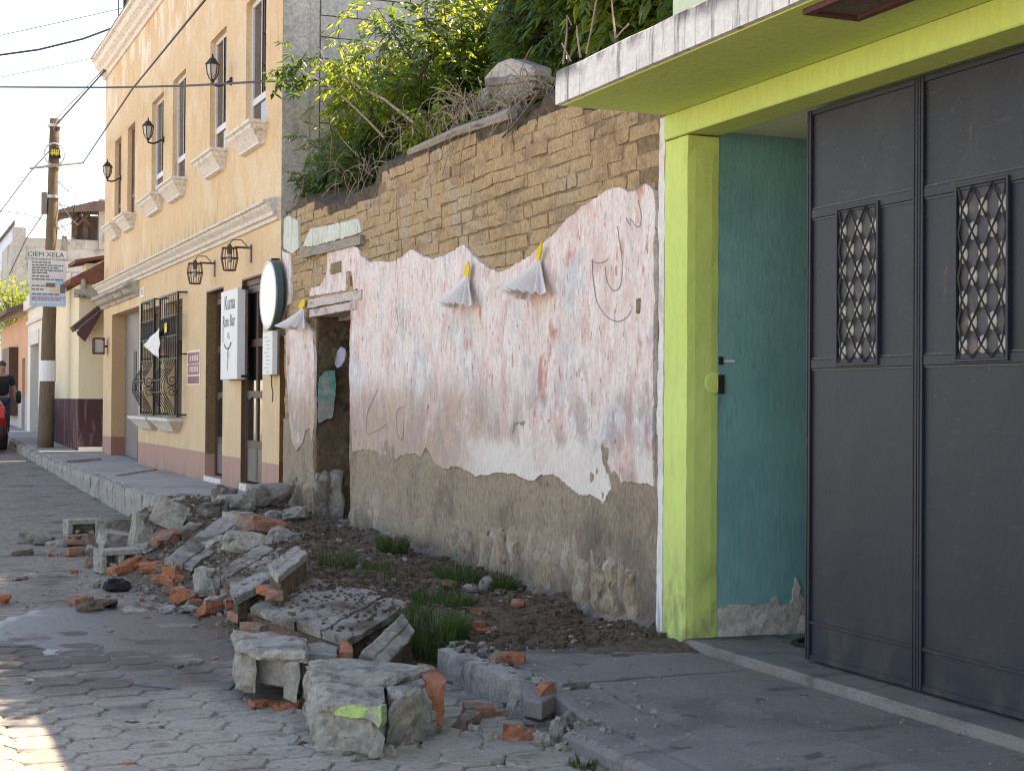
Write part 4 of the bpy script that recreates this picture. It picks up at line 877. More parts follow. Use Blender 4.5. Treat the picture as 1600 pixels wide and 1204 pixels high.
CT = 3.68
prof = [(-.02, CT - .20), (.03, CT - .20), (.04, CT - .16), (.075, CT - .15), (.09, CT - .11), (.14, CT - .07), (.155, CT - .05), (.155, CT - .035), (.19, CT - .025), (.195, CT + .0), (.10, CT + .03), (-.02, CT + .045)]
lc = cornice('lower_cornice', yh, prof, YR + .03, YL + .25, M['stone_white'])
prof2 = [(-.02, 7.66), (.03, 7.66), (.05, 7.72), (.10, 7.75), (.12, 7.82), (.19, 7.88), (.21, 7.98), (.26, 8.0), (.26, 8.06), (.1, 8.10), (-.05, 8.1)]
uc = cornice('upper_cornice', yh, prof2, YR - .02, YL + .16, M['stone_white'])
cap = cornice('cornice_capping', yh, [(-.06, 8.103), (.1, 8.103), (.27, 8.063), (.27, 8.075), (.1, 8.13), (-.06, 8.14)], YR - .02, YL + .18, M['dirty_stone'], wob=.01)
DZc = 3.42
prof3 = [(-.02, DZc - .20), (.03, DZc - .20), (.05, DZc - .15), (.12, DZc - .12), (.16, DZc - .06), (.22, DZc - .03), (.22, DZc + .02), (.1, DZc + .055), (-.02, DZc + .055)]
cornice('door_hood', yh, prof3, sy(216), YL + .22, M['dirty_stone'], 14, .012)
for (a, b), (h) in zip(((355, 413), (300.5, 351), (246, 288), (216, 252), (181, 208), (166.5, 186.5)), holes):
    y0 = h[0] - .10; y1 = h[1] + .12
    rings = []
    for dz, e, dx in ((-.26, -.12, .02), (-.25, -.11, .075), (-.225, -.11, .075), (-.21, -.10, .085), (-.12, -.05, .15), (-.105, -.03, .165), (-.08, -.012, .19), (-.05, 0, .195), (-.035, .03, .225), (.0, .03, .225)):
        rings.append([(XF + .01, y0 - e, Z0 + dz), (XF - dx, y0 - e, Z0 + dz), (XF - dx, y1 + e, Z0 + dz), (XF + .01, y1 + e, Z0 + dz)])
    MB().loft(rings).build('window_sill', M['stone_white'], yh)
for k, (y0, y1, z0, z1) in enumerate(holes):
    wn = MB(); X = XF + .10; fm_ = M['alu'] if k < 4 else M['brownframe']; t = .055
    wn.box(X - .03, X + .03, y0, y1, z1 - t, z1); wn.box(X - .03, X + .03, y0, y1, z0, z0 + .03); wn.box(X - .03, X + .03, y0, y0 + t, z0 + .03, z1 - t); wn.box(X - .03, X + .03, y1 - t, y1, z0 + .03, z1 - t)
    zs_ = z0 + .38; wn.box(X - .025, X + .025, y0 + t, y1 - t, zs_ - .04, zs_ + .04); ym = (y0 + y1) / 2; wn.box(X - .027, X + .027, ym - .03, ym + .03, zs_ + .04, z1 - t)
    fr_ = wn.build('window', fm_, yh)
    gm = M['skyglass'] if k < 4 else M['brownframe']
    for a, b, c, d in ((y0 + t, ym - .03, zs_ + .04, z1 - t), (ym + .03, y1 - t, zs_ + .04, z1 - t), (y0 + t, y1 - t, z0 + .03, zs_ - .04)):
        part('pane', gm, fr_, (X - .006, X + .006, a, b, c, d))
    if k < 4:
        for zz in (z0 + .75, z0 + 1.12): part('glazing_bar', M['iron'], fr_, (X - .012, X - .007, y0 + t, ym - .03, zz - .012, zz + .012))
        part('casement_edge', M['iron'], fr_, (X - .034, X - .02, ym - .045, ym - .031, zs_ + .04, z1 - t))
# doors
def door(h, px_side, nm):
    y0, y1, z0, z1 = h; X = XF + px_side; mb = MB(); t = .07
    mb.box(X, X + .08, y0, y1, z1 - .09, z1); mb.box(X, X + .08, y0, y0 + t, z0, z1 - .09); mb.box(X, X + .08, y1 - t, y1, z0, z1 - .09)
    dr = mb.build('door', M['brownwood'], yh); zz = [z0 + .03, z0 + .48, z0 + 1.02, z0 + 1.66, z1 - .12]
    for a in (z0 + .47, z0 + 1.06, z0 + 1.67): part('rail', M['brownwood'], dr, (X + .012, X + .06, y0 + t, y1 - t, a - .045, a + .045))
    for a in (z1 - .15,): part('rail', M['greywood'], dr, (X + .005, X + .07, y0 + t, y1 - t, a - .03, a + .05))
    ym = (y0 + y1) / 2; part('stile', M['brownwood'], dr, (X + .014, X + .058, ym - .04, ym + .04, z0 + .03, z1 - .18))
    for a, b in ((z0 + .515, z0 + 1.015), (z0 + 1.105, z0 + 1.625), (z0 + 1.715, z1 - .18)):
        part('pane', M['darkglass'], dr, (X + .03, X + .04, y0 + t, ym - .04, a, b)); part('pane', M['darkglass'], dr, (X + .03, X + .04, ym + .04, y1 - t, a, b))
    part('kick_panel', M['greywood'], dr, (X + .02, X + .045, y0 + t, ym - .04, z0 + .03, z0 + .425)); part('kick_panel', M['greywood'], dr, (X + .02, X + .045, ym + .04, y1 - t, z0 + .03, z0 + .425))
    MB().tube([(X - .05, ym + .1, z0 + 1.0), (X - .05, ym - .05, z0 + 1.02)], .014, 6).build('handle', M['iron'], dr)
    part('doorstep', M['stone_white'], yh, (XF - .02, XF + px_side, y0 + .02, y1 - .02, z0 - .09, z0 - .001))
    return dr
door(d1, .05, 'a'); door(d2, .13, 'b')
part('tiled_reveal', M['brownstone'], yh, (XF + .004, XF + .129, d2[1] - .012, d2[1] - .001, d2[2] + .29, d2[3] - .002))
part('tiled_reveal', M['brownwood'], yh, (XF + .004, XF + .049, d1[1] - .012, d1[1] - .001, d1[2] + .01, d1[3] - .002))
part('tiled_head', M['brownwood'], yh, (XF + .004, XF + .049, d1[0] + .002, d1[1] - .013, d1[3] - .02, d1[3] - .001)); part('tiled_head', M['brownwood'], yh, (XF + .004, XF + .129, d2[0] + .002, d2[1] - .013, d2[3] - .02, d2[3] - .001))
y0, y1, z0, z1 = rdr
dr = part('side_door', M['greydoor'], yh, (XF + .25, XF + .28, y0, y1, z0, z1)); ym = (y0 + y1) / 2
part('door_groove', M['iron'], dr, (XF + .244, XF + .2495, ym - .012, ym + .012, z0, z1)); part('door_grille', M['iron'], dr, (XF + .24, XF + .2495, ym + .25, ym + .55, z0 + 1.2, z0 + 1.95)); part('door_grille', M['iron'], dr, (XF + .24, XF + .2495, ym - .65, ym - .3, z0 + 1.2, z0 + 1.95))
part('door_reveal', M['reveal'], yh, (XF + .003, XF + .249, y1 - .006, y1 - .001, z0, z1 - .001))
# street windows, their sills and bulged iron grilles
for k, (h, gpx) in enumerate(((w1, (249, 277)), (w2, (220, 240)))):
    y0, y1, z0, z1 = h; X = XF + .16; mb = MB(); t = .06
    mb.box(X, X + .06, y0, y1, z1 - t, z1); mb.box(X, X + .06, y0, y1, z0, z0 + t); mb.box(X, X + .06, y0, y0 + t, z0 + t, z1 - t); mb.box(X, X + .06, y1 - t, y1, z0 + t, z1 - t); mb.box(X, X + .06, y0 + t, y1 - t, z0 + 1.15, z0 + 1.22)
    wn = mb.build('window', M['brownwood'], yh)
    part('pane', M['darkglass'], wn, (X + .02, X + .03, y0 + t, y1 - t, z0 + t, z0 + 1.15)); part('pane', M['darkglass'], wn, (X + .02, X + .03, y0 + t, y1 - t, z0 + 1.22, z1 - t))
    a, b = y0 - .12, y1 + .10; rings = []
    for dz, e, dx in ((-.22, -.30, .02), (-.20, -.28, .08), (-.09, -.08, .17), (-.05, -.02, .21), (-.045, 0, .23), (.0, 0, .23)):
        rings.append([(XF + .01, a - e, z0 + dz - .005), (XF - dx, a - e, z0 + dz - .005), (XF - dx, b + e, z0 + dz - .005), (XF + .01, b + e, z0 + dz - .005)])
    MB().loft(rings).build('window_sill', M['stone_white'], yh)
    gx_ = XF - .13; ga = sy(gpx[1], gx_) ; gb_ = sy(gpx[0], gx_); zt1 = fac(gpx[1], 455 if k == 0 else 466, gx_).z; zb1 = z0 + .01
    gr = MB()
    for yy in (ga, gb_): gr.box(gx_ - .014, gx_ + .014, yy - .014, yy + .014, zb1, zt1)
    gr.box(gx_ - .014, gx_ + .014, ga + .014, gb_ - .014, zt1 - .028, zt1); gr.box(gx_ - .014, gx_ + .014, ga + .014, gb_ - .014, zb1, zb1 + .028)
    for yy in (ga, gb_):
        for zz in (zt1 - .014, zb1 + .9, zb1 + .04): gr.box(gx_ + .0145, XF + .01, yy - .011, yy + .011, zz - .011, zz + .011)
    gfr = gr.build('window_grille', M['iron'], yh)
    def bulge(u): return .16 * math.sin(math.pi * u / .47) ** 2 if 0 < u < .47 else 0
    nb = 7
    for i in range(nb):
        yy = ga + (gb_ - ga) * (i + 1) / (nb + 1)
        pts = [(gx_ - bulge(u), yy, zb1 + .03 + (zt1 - zb1 - .06) * u) for u in [q / 26 for q in range(27)]]
        MB().tube(pts, .0075, 5).build('grille_bar', M['iron'], gfr)
    for u in (.19, .29, .47, .66, .83):
        zz = zb1 + .03 + (zt1 - zb1 - .06) * u; MB().tube([(gx_ - bulge(u), ga + .0145, zz), (gx_ - bulge(u), gb_ - .0145, zz)], .010, 5).build('grille_bar', M['iron'], gfr)
    for i in range(nb + 1):     # ornamental band of small loops
        yy = ga + (gb_ - ga) * (i + .5) / (nb + 1); ze = zb1 + .03 + (zt1 - zb1 - .06) * .745
        MB().tube([(gx_, yy + .045 * math.cos(t_), ze + .12 * math.sin(t_)) for t_ in [q * math.pi / 6 for q in range(13)]], .009, 4).build('grille_loop', M['iron'], gfr)
    for s_, zc in ((1, .285), (-1, .195)):   # scrolls on the near cheek of the bulge
        zz = zb1 + .03 + (zt1 - zb1 - .06) * zc
        MB().tube([(gx_ - .075 + (.075 - .0032 * q) * math.cos(q * .55 * s_ + 2.6), ga - .004, zz + (.075 - .0032 * q) * math.sin(q * .55 * s_ + 2.6) * 1.1) for q in range(20)], .008, 5).build('grille_scroll', M['iron'], gfr)
# grey concrete side of the yellow house, seen above the ruin: post, beam and blocks
sd = part('side_wall', M['mortar'], yh, (XF + .01, XF + 5.5, YR + .03, YR + .24, 2.2, TOPZ))
part('corner_post', M['render'], yh, (XF + .003, XF + .30, YR - .012, YR + .029, 2.6, TOPZ - .1)); part('corner_post', M['render'], yh, (XF + .303, XF + .415, YR + .002, YR + .029, 2.6, TOPZ - .1))
BM = [rough_block(.408, .05, .229, seg=(3, 1, 2), amp=.006, seed=60 + i, rnd=.12).mesh('block') for i in range(5)]
rng = random.Random(5)
for r_ in range(22):
    z = 2.9 + r_ * .238; x = XF + .43 + (.21 if r_ % 2 else 0)
    if r_ % 2: link('block', BM[0], M['block'], sd, (x - .105 - .005, YR + .025, z), scale=(.5, 1, 1))
    while x < XF + 4.6:
        link('block', rng.choice(BM), M['block'], sd, (x + .205, YR + .022 + rng.uniform(-.006, .004), z)); x += .415
# ------------------------------------------------------------------ lamps on the yellow house
def lantern(pxw, pyw, label):
    p = fac(pxw, pyw); b = Vector((XF - .24, p.y, p.z - .02)); t = thing('wall_lantern', (XF, p.y, p.z), label, 'lamp', 'lanterns between the upper windows')
    MB().lathe((XF - .03, p.y, p.z), [(.0, .0), (.045, .0), (.055, .03)], 10, axis='x').build('wall_plate', M['bronze'], t)
    MB().tube([(XF - .02, p.y, p.z), (XF - .10, p.y, p.z - .05), (XF - .16, p.y, p.z - .075), (XF - .24, p.y, p.z - .06), b], .016, 6).build('arm', M['bronze'], t)
    hd = MB().lathe(b, [(.015, -.02), (.025, 0), (.036, .022)], 6).build('lamp_base', M['bronze'], t)
    MB().lathe(b, [(.035, .023), (.064, .09), (.078, .20)], 6).build('lamp_glass', M['frosted'], t)
    rb = MB()
    for j in range(6):
        a = math.pi * j / 3
        rb.tube([b + Vector((r_ * math.cos(a), r_ * math.sin(a), h)) for r_, h in ((.037, .022), (.067, .09), (.081, .20))], .007, 4)
    rb.build('lamp_ribs', M['bronze'], t)
    MB().lathe(b, [(.094, .201), (.09, .215), (.052, .26), (.034, .285), (.015, .292), (.009, .315), (.012, .325), (.003, .345)], 6).build('lamp_cap', M['bronze'], t)
lantern(362, 127, 'dark wall lantern nearest, between the first two upper windows'); lantern(256, 218, 'dark wall lantern between the middle pair of upper windows'); lantern(189, 278, 'dark wall lantern farthest along the yellow house')
def cage(pxw, pyw, label):
    p = fac(pxw, pyw); c = Vector((XF - .26, p.y, p.z)); t = thing('cage_lamp', (XF, p.y, p.z), label, 'lamp', 'cage lamps above the doors')
    part('wall_plate', M['rustiron'], t, (XF - .012, XF - .001, p.y - .03, p.y + .03, p.z - .16, p.z + .05))
    part('arm', M['rustiron'], t, (XF - .2, XF - .0125, p.y - .012, p.y + .012, p.z - .0, p.z + .025))
    MB().tube([(XF - .05, p.y, p.z + .03), (XF - .12, p.y, p.z + .1), (XF - .22, p.y, p.z + .1), (c.x, c.y, p.z + .045)], .007, 5).build('cord', M['rustiron'], t)
    MB().lathe(c, [(.03, -.07), (.035, 0), (.02, .045)], 10).build('socket', M['rustiron'], t)
    MB().lathe(c, [(.012, -.17), (.035, -.15), (.038, -.11), (.02, -.071)], 10).build('bulb', M['frosted'], t)
    for j in range(8):
        a = math.pi * j / 4
        MB().tube([c + Vector((r_ * math.cos(a), r_ * math.sin(a), h)) for r_, h in ((.085, .0), (.10, -.12), (.07, -.26))], .006, 4).build('cage_bar', M['rustiron'], t)
    for r_, h in ((.087, 0), (.101, -.12), (.071, -.26)):
        MB().tube([c + Vector((r_ * math.cos(a), r_ * math.sin(a), h)) for a in [math.pi * j / 8 for j in range(17)]], .007, 4).build('cage_ring', M['rustiron'], t)
cage(393, 389, 'rusty cage lamp nearer the oval sign'); cage(336, 413, 'rusty cage lamp above the tall white sign')
p = fac(168, 541); t = thing('box_lantern', (XF, p.y, p.z), 'square brown box lantern beside the recessed door', 'lamp')
part('arm', M['rustiron'], t, (XF - .06, XF, p.y - .02, p.y + .02, p.z - .02, p.z + .02)); part('lamp_glass', M['frosted'], t, (XF - .25, XF - .08, p.y - .08, p.y + .08, p.z - .11, p.z + .11))
mb = MB()
for x in (XF - .26, XF - .075):
    for y in (p.y - .09, p.y + .085): mb.box(x - .012, x + .012, y - .012, y + .012, p.z - .15, p.z + .15)
for z in (p.z - .15, p.z + .13): mb.box(XF - .272, XF - .063, p.y - .102, p.y + .097, z, z + .03)
mb.build('frame', M['rustiron'], t)
# ------------------------------------------------------------------ signs
X = XF - .12; c = fac(419, 461, X); t = thing('oval_sign', (X, c.y, c.z - .37), 'round pale blue hanging sign with teal rim beside the near door', 'sign')
MB().lathe((X, c.y, c.z), [(.30, -.0), (.37, .0), (.385, .01), (.385, .075), (.36, .085)], 40, axis='x').build('rim', M['tealrim'], t)
MB().lathe((X, c.y, c.z), [(.01, -.012), (.34, -.006), (.345, -.001)], 40, axis='x').build('face', M['signoval'], t)
MB().lathe((X, c.y, c.z), [(.345, -.003), (.35, -.009), (.372, -.008), (.374, -.001)], 40, axis='x').build('white_border', M['signwhite'], t)
part('bracket', M['iron'], t, (X + .03, XF, c.y - .012, c.y + .012, c.z + .385, c.z + .405), (X + .086, XF, c.y - .02, c.y + .02, c.z - .3, c.z - .26))
X = XF - .13; a = fac(345.5, 460, X); b = fac(371, 449, X); zt_ = fac(371, 449, X).z; zb_ = fac(371, 592, X).z
t = thing('sign_box', (X, (a.y + b.y) / 2, zb_), 'tall white light box sign with grey script and a plant drawing', 'sign')
part('case', M['signwhite'], t, (X, X + .1, b.y, a.y, zb_, zt_), bevel=.006); ym = (a.y + b.y) / 2; W = a.y - b.y
part('case_edge', M['greywood'], t, (X + .101, X + .125, b.y - .008, a.y + .008, zb_ - .008, zt_ + .008)); part('bracket', M['iron'], t, (X + .05, XF, b.y - .025, b.y - .009, zt_ - .02, zt_ + .02), (X + .05, XF, b.y - .025, b.y - .009, zb_ + .02, zb_ + .05))
text('lettering', 'Kuma', .25, M['ink'], t, (X - .002, ym - .04, zt_ - .16), sx=1.0); text('lettering', 'Ron Bar', .21, M['ink'], t, (X - .002, ym, zt_ - .38), sx=1.0)
hgt = zt_ - zb_
def stroke(P, r, mat='inkpale'):
    MB().tube([(X - .001, ym - W / 2 + W * (1 - u), zb_ + hgt * v) for u, v in P], r, 4).build('drawing', M[mat], t)
stroke([(.46, .10), (.47, .2), (.45, .28), (.5, .36)], .009); stroke([(.25, .40), (.32, .36), (.46, .34), (.58, .36), (.66, .41)], .010, 'ink'); stroke([(.46, .34), (.5, .28), (.55, .24)], .008); stroke([(.44, .48), (.5, .52), (.56, .47), (.5, .46), (.44, .48)], .007); stroke([(.15, .42), (.16, .6)], .006, 'ink')
X = XF - .10; a = fac(410.5, 520, X); b = fac(425.5, 517, X); zt_ = b.z; zb_ = fac(425, 585, X).z; ym = (a.y + b.y) / 2
t = thing('menu_board', (X, ym, zb_), 'small white menu board below the round sign', 'sign')
part('board', M['signwhite'], t, (X, X + .06, b.y, a.y, zb_, zt_), bevel=.004); part('case_edge', M['greywood'], t, (X + .0605, X + .08, b.y - .006, a.y + .006, zb_ - .006, zt_ + .006)); part('bracket', M['iron'], t, (X + .0805, XF, ym - .02, ym + .02, zt_ - .1, zt_ - .06), (X + .0805, XF, ym - .02, ym + .02, zb_ + .05, zb_ + .09))
rng = random.Random(2)
for i in range(11):
    z = zt_ - .06 - i * .042; w_ = (a.y - b.y) * rng.uniform(.25, .4)
    part('menu_line', M['inkpale'], t, (X - .0012, X - .0002, ym + (-.02 if i % 4 else .05) - w_ / 2, ym + (-.02 if i % 4 else .05) + w_ / 2, z - .006, z + .006))
MB().tube([(X + .05, ym, zb_), (X + .055, ym + .01, zb_ - .12), (X + .06, ym - .03, zb_ - .2), (X + .06, ym, zb_ - .3)], .007, 4).build('cord', M['darktwig'], t)
a = fac(293.5, 550); b = fac(313.5, 546); zt_ = b.z; zb_ = fac(313, 601).z; ym = (a.y + b.y) / 2; W = a.y - b.y
t = thing('poster', (XF, ym, zb_), 'small maroon and white poster between the window and the door', 'poster')
part('sheet', M['signwhite'], t, (XF - .006, XF - .001, b.y, a.y, zb_, zt_)); H = zt_ - zb_
for z0, z1 in ((.62, .95), (.30, .60), (.04, .26)): part('print_block', M['postermaroon'], t, (XF - .008, XF - .0062, b.y + .05 * W, a.y - .05 * W, zb_ + z0 * H, zb_ + z1 * H))
for z0, n in ((.70, 4), (.38, 6)):
    for i in range(n): part('print_letter', M['posterpale'], t, (XF - .0095, XF - .0082, b.y + W * (.14 + .72 * i / n), b.y + W * (.14 + .72 * (i + .6) / n), zb_ + z0 * H, zb_ + (z0 + .16) * H))
p = fac(223, 457); t = thing('number_plate', (XF, p.y, p.z - .08), 'white house number tile above the left window grille', 'sign')
part('tile', M['signwhite'], t, (XF - .012, XF - .001, p.y - .16, p.y + .16, p.z - .08, p.z + .08)); text('lettering', '11', .14, M['ink'], t, (XF - .014, p.y, p.z), sx=1.6)
# cloth and note on the grille
gx_ = XF - .17
q = [fac(x, y, XF - .2) for x, y in ((249, 512), (248, 560), (236, 549), (224, 540))]
mb = MB(); N_ = 8
for i in range(N_ + 1):
    for j in range(N_ + 1):
        u, v = i / N_, j / N_; p = q[0].lerp(q[1], v).lerp(q[3].lerp(q[2], v * .5), u); mb.v.append(p + Vector((.03 * nz(u * 3, v * 3), 0, .01 * nz(u * 4, v * 2, 3))))
for i in range(N_):
    for j in range(N_): a_ = i * (N_ + 1) + j; mb.f.append([a_, a_ + 1, a_ + N_ + 2, a_ + N_ + 1])
o = mb.build('paper_pennant', M['paper'], smooth=True); tag(o, 'white triangular pennant stuck out from the bulged window grille', 'pennant')
sm = o.modifiers.new('thickness', 'SOLIDIFY'); sm.thickness = .003
p = fac(259, 512, XF - .155); t = thing('paper_note', (XF - .155, p.y, p.z - .06), 'yellow note with a white figure on the nearer window grille', 'note')
part('sheet', M['yellowclip'], t, (XF - .158, XF - .154, p.y - .1, p.y + .1, p.z - .07, p.z + .07)); part('figure', M['signwhite'], t, (XF - .1605, XF - .1585, p.y - .05, p.y + .02, p.z - .05, p.z + .01))
# ------------------------------------------------------------------ antenna on the roof
p = atY(188, 40, YL - .3); t = thing('roof_mast', (p.x + .2, p.y, 8.1), 'dark thin mast standing on the yellow house roof edge', 'mast')
MB().tube([(p.x + .1, p.y, 7.9), (p.x + .1, p.y, 10.6)], .055, 6).build('pole', M['iron'], t); MB().tube([(p.x - .05, p.y - .1, 7.7), (p.x - .05, p.y - .1, 10.6)], .012, 5).build('stay', M['iron'], t)
part('cap_block', M['tile'], t, (p.x + .17, p.x + .42, p.y - .2, p.y + .2, 8.0, 8.35))
# ------------------------------------------------------------------ houses farther up the street
XC = 3.74
yc0 = YL + .75; yc1 = sy(82, XC)
ch = thing('cream_house', (XC + 2, (yc0 + yc1) / 2, .4), 'cream house with maroon dado beyond the yellow one', 'house')
zc = fac(132, 440, XC).z
part('wall', M['cream'], ch, (XC, XC + 4, yc0, yc1, .2, zc)); part('sun_block_wall', M['white'], ch, (XF + .5, XF + 4, YL + .05, yc0 - .16, .2, 7.5)); tl = MB(); rings = []  # unseen wall in the gap between houses, added to stop sun reaching the road
for k in range(20):
    y = yc0 - .1 + (yc1 - yc0 + .2) * k / 19; rings.append([(XC - .18, y, zc + .02), (XC - .18, y, zc + .09 + .02 * (k % 2)), (XC + .5, y, zc + .5), (XC + .6, y, zc + .02)])
MB().loft(rings).build('roof', M['tile'], ch)
part('bay_wall', M['cream'], ch, (XC + .12, XC + 1.5, yc0 - .004, yc0 + .5, zc + .0, zc + .42)); MB().prism([(XC - .1, yc0 - .15, zc + .40), (XC + .95, yc0 - .15, zc + .62), (XC + .95, yc0 - .15, zc + .68), (XC - .1, yc0 - .15, zc + .47)], (0, 1.2, 0)).build('bay_roof', M['tile'], ch)
part('string_course', M['dirty_stone'], ch, (XC - .12, XC + .5, yc0 - .14, yc0 - .005, zc - .26, zc - .1)); part('plinth', M['white'], ch, (XC + .01, XC + .6, yc0 - .05, yc0 - .006, .3, .55))
for i in range(1): part('bracket', M['dirty_stone'], ch, (XC + .02 + i * .17, XC + .10 + i * .17, yc0 - .12, yc0 - .005, zc - .1, zc + .1))
aw_ = thing('awning', (4.1, YL + .35, 2.3), 'maroon folded fabric awning at the corner of the cream house', 'awning')
A0 = atY(160, 473, YL + .3); A1 = atY(114, 510, YL + .3); A2 = atY(133, 534, YL + .3); A3 = atY(121, 523, YL + .3); A1b = atY(118, 520, YL + .3)
MB().prism([A0, A1, A1b + Vector((.0, 0, .03)), A0 + Vector((0, 0, -.16))], (0, .5, 0)).build('fabric_top', M['maroon'], aw_)
MB().prism([A0 + Vector((0, 0, -.17)), A1b + Vector((.02, 0, .02)), A3, A2], (0, .02, 0)).build('side_flap', M['maroon'], aw_)
MB().tube([A0 + Vector((0, -.02, -.12)), A1b + Vector((0, -.02, .05))], .014, 5).build('rail', M['greydoor'], aw_)
XW = 3.78; y0 = yc1 + .02; y1 = sy(43, XW); wh = thing('white_house', (XW + 2, (y0 + y1) / 2, .5), 'narrow white house with a tall door behind the pole', 'house'); zw = fac(60, 470, XW).z
hd = (sy(60, XW), sy(47, XW), .5, fac(54, 538, XW).z); mb = wall_holes(MB(), XW, .3, y0, y1, .2, zw, [hd]); mb.quad((XW, y0, .2), (XW + 3, y0, .2), (XW + 3, y0, zw), (XW, y0, zw)); mb.quad((XW, y0, zw), (XW + 3, y0, zw), (XW + 3, y1, zw), (XW, y1, zw)); mb.build('wall', M['white'], wh)
part('cornice', M['stone_white'], wh, (XW - .12, XW + .1, y0 + .0, y1 + .1, zw - .12, zw + .12), (XW - .06, XW - .002, y0, y1, zw - .5, zw - .42)); part('door', M['greydoor'], wh, (XW + .22, XW + .27, hd[0], hd[1], hd[2], hd[3])); part('door_surround', M['stone_white'], wh, (XW - .03, XW - .002, hd[0] - .1, hd[1] + .3, hd[3], hd[3] + .35))
XP = 3.8; y0 = y1 + .13; y1 = sy(1, XP); ph = thing('peach_house', (XP + 2, (y0 + y1) / 2, .5), 'peach house with brown eaves at the far left', 'house'); zp = fac(30, 500, XP).z
hw_ = (sy(28, XP), sy(17, XP), 1.0, fac(20, 545, XP).z); hd = (sy(39, XP), sy(34, XP), .6, fac(36, 560, XP).z)
mb = wall_holes(MB(), XP, .25, y0, y1, .2, zp, [hw_, hd]); mb.quad((XP, y0, .2), (XP + 3, y0, .2), (XP + 3, y0, zp), (XP, y0, zp)); mb.build('wall', M['peach'], ph)
MB().prism([(XP - .55, y0, zp + .05), (XP + 2.5, y0, zp + 1.0), (XP + 2.5, y0, zp + 1.15), (XP - .55, y0, zp + .17)], (0, y1 - y0, 0)).build('roof', M['tin'], ph)
part('window_shutter', M['brownwood'], ph, (XP - .25, XP + .1, hw_[0], hw_[1], hw_[2], hw_[3])); part('door', M['greywood'], ph, (XP + .2, XP + .24, hd[0], hd[1], hd[2], hd[3]))
part('parapet', M['white'], ph, (XP + .3, XP + .6, y0, y0 + 4, zp + .2, zp + .75))
p = fac(10, 582, XP - .15); t = thing('far_lantern', (XP, p.y, p.z), 'dark box lantern on the peach house wall', 'lamp'); part('case', M['iron'], t, (XP - .35, XP - .05, p.y - .12, p.y + .12, p.z - .22, p.z + .22)); part('arm', M['iron'], t, (XP - .05, XP + .01, p.y - .03, p.y + .03, p.z - .03, p.z + .03)); part('lamp_glass', M['frosted'], t, (XP - .31, XP - .09, p.y - .125, p.y - .121, p.z - .16, p.z + .16))
# grey block building behind, with an open shed on its roof
YB = 56.0
def bp_(px, py): return atY(px, py, YB)
g0 = bp_(24, 362); g1 = bp_(170, 362)
bb = thing('block_building', ((g0.x + g1.x) / 2, YB + 3, .5), 'unfinished grey concrete block building behind the cream house', 'building')
part('wall', M['blockfar'], bb, (g0.x, g1.x + 3, YB, YB + 6, .5, g0.z - .2)); part('ring_beam', M['render'], bb, (g0.x - .05, g1.x + 3, YB - .03, YB - .002, g0.z - .5, g0.z - .18), (g0.x - .05, g1.x + 3, YB - .03, YB - .002, bp_(100, 410).z - .1, bp_(100, 410).z + .15))
ps = bp_(27, 355); part('corner_post', M['render'], bb, (g0.x - .1, g0.x + .35, YB - .05, YB - .032, .5, ps.z)); ps = bp_(100, 360); part('corner_post', M['concretedark'], bb, (bp_(96, 360).x, bp_(105, 360).x, YB - .05, YB - .032, bp_(96, 405).z, ps.z - .2))
BF = [rough_block(.97, .05, .40, seg=(2, 1, 1), amp=.008, seed=80 + i, rnd=.1).mesh('block') for i in range(3)]
rng = random.Random(6); z = bp_(100, 500).z; r_ = 0
while z < g0.z - .95:
    x = g0.x + .4 + (.5 if r_ % 2 else 0)
    while x < g1.x + .2: link('block', rng.choice(BF), M['blockfar'], bb, (x + .5, YB - .012, z), scale=(.98, 1, .96)); x += 1.0
    z += .43; r_ += 1
sr0 = bp_(104, 334); sr1 = bp_(168, 319); zr_ = bp_(120, 319).z; zw_ = bp_(110, 334).z
sh_ = part('shed_back', M['tin'], bb, (sr0.x + .6, g1.x + 2.5, YB + 2.5, YB + 2.6, g0.z - .2, zr_ - .1)); MB().prism([(sr0.x - .3, YB - .4, bp_(105, 334).z), (sr0.x + .9, YB - .4, zr_), (g1.x + 2.6, YB - .4, zr_), (g1.x + 2.6, YB + 2.6, zr_ - .05), (sr0.x + .9, YB + 2.6, zr_ - .05), (sr0.x - .3, YB + 2.6, bp_(105, 334).z - .05)], (0, 0, .1)).build('shed_roof', M['tin'], bb)
for x_ in (118, 125, 136, 140): q_ = bp_(x_, 330); part('shed_post', M['darktwig'], bb, (q_.x - .09, q_.x + .09, YB + .1 + x_ % 3 * .2, YB + .25 + x_ % 3 * .2, g0.z - .25, zr_ - .02))
q_ = bp_(160, 312); part('chimney_post', M['render'], bb, (q_.x - .12, q_.x + .14, YB - .1, YB + .25, g0.z - .5, q_.z))
for a_, b_ in (((120, 352), (140, 332)), ((125, 335), (142, 352)), ((112, 350), (122, 340))): MB().tube([atY(*a_, YB + .05), atY(*b_, YB + .05)], .04, 4).build('shed_stick', M['darktwig'], bb)
for x_ in (139, 150, 158): q_ = atY(x_, 440, YL + 3); MB().tube([(q_.x, q_.y, 3.6), (q_.x, q_.y, atY(x_, 408, YL + 3).z)], .012, 4).build('rebar', M['darktwig'], ch)
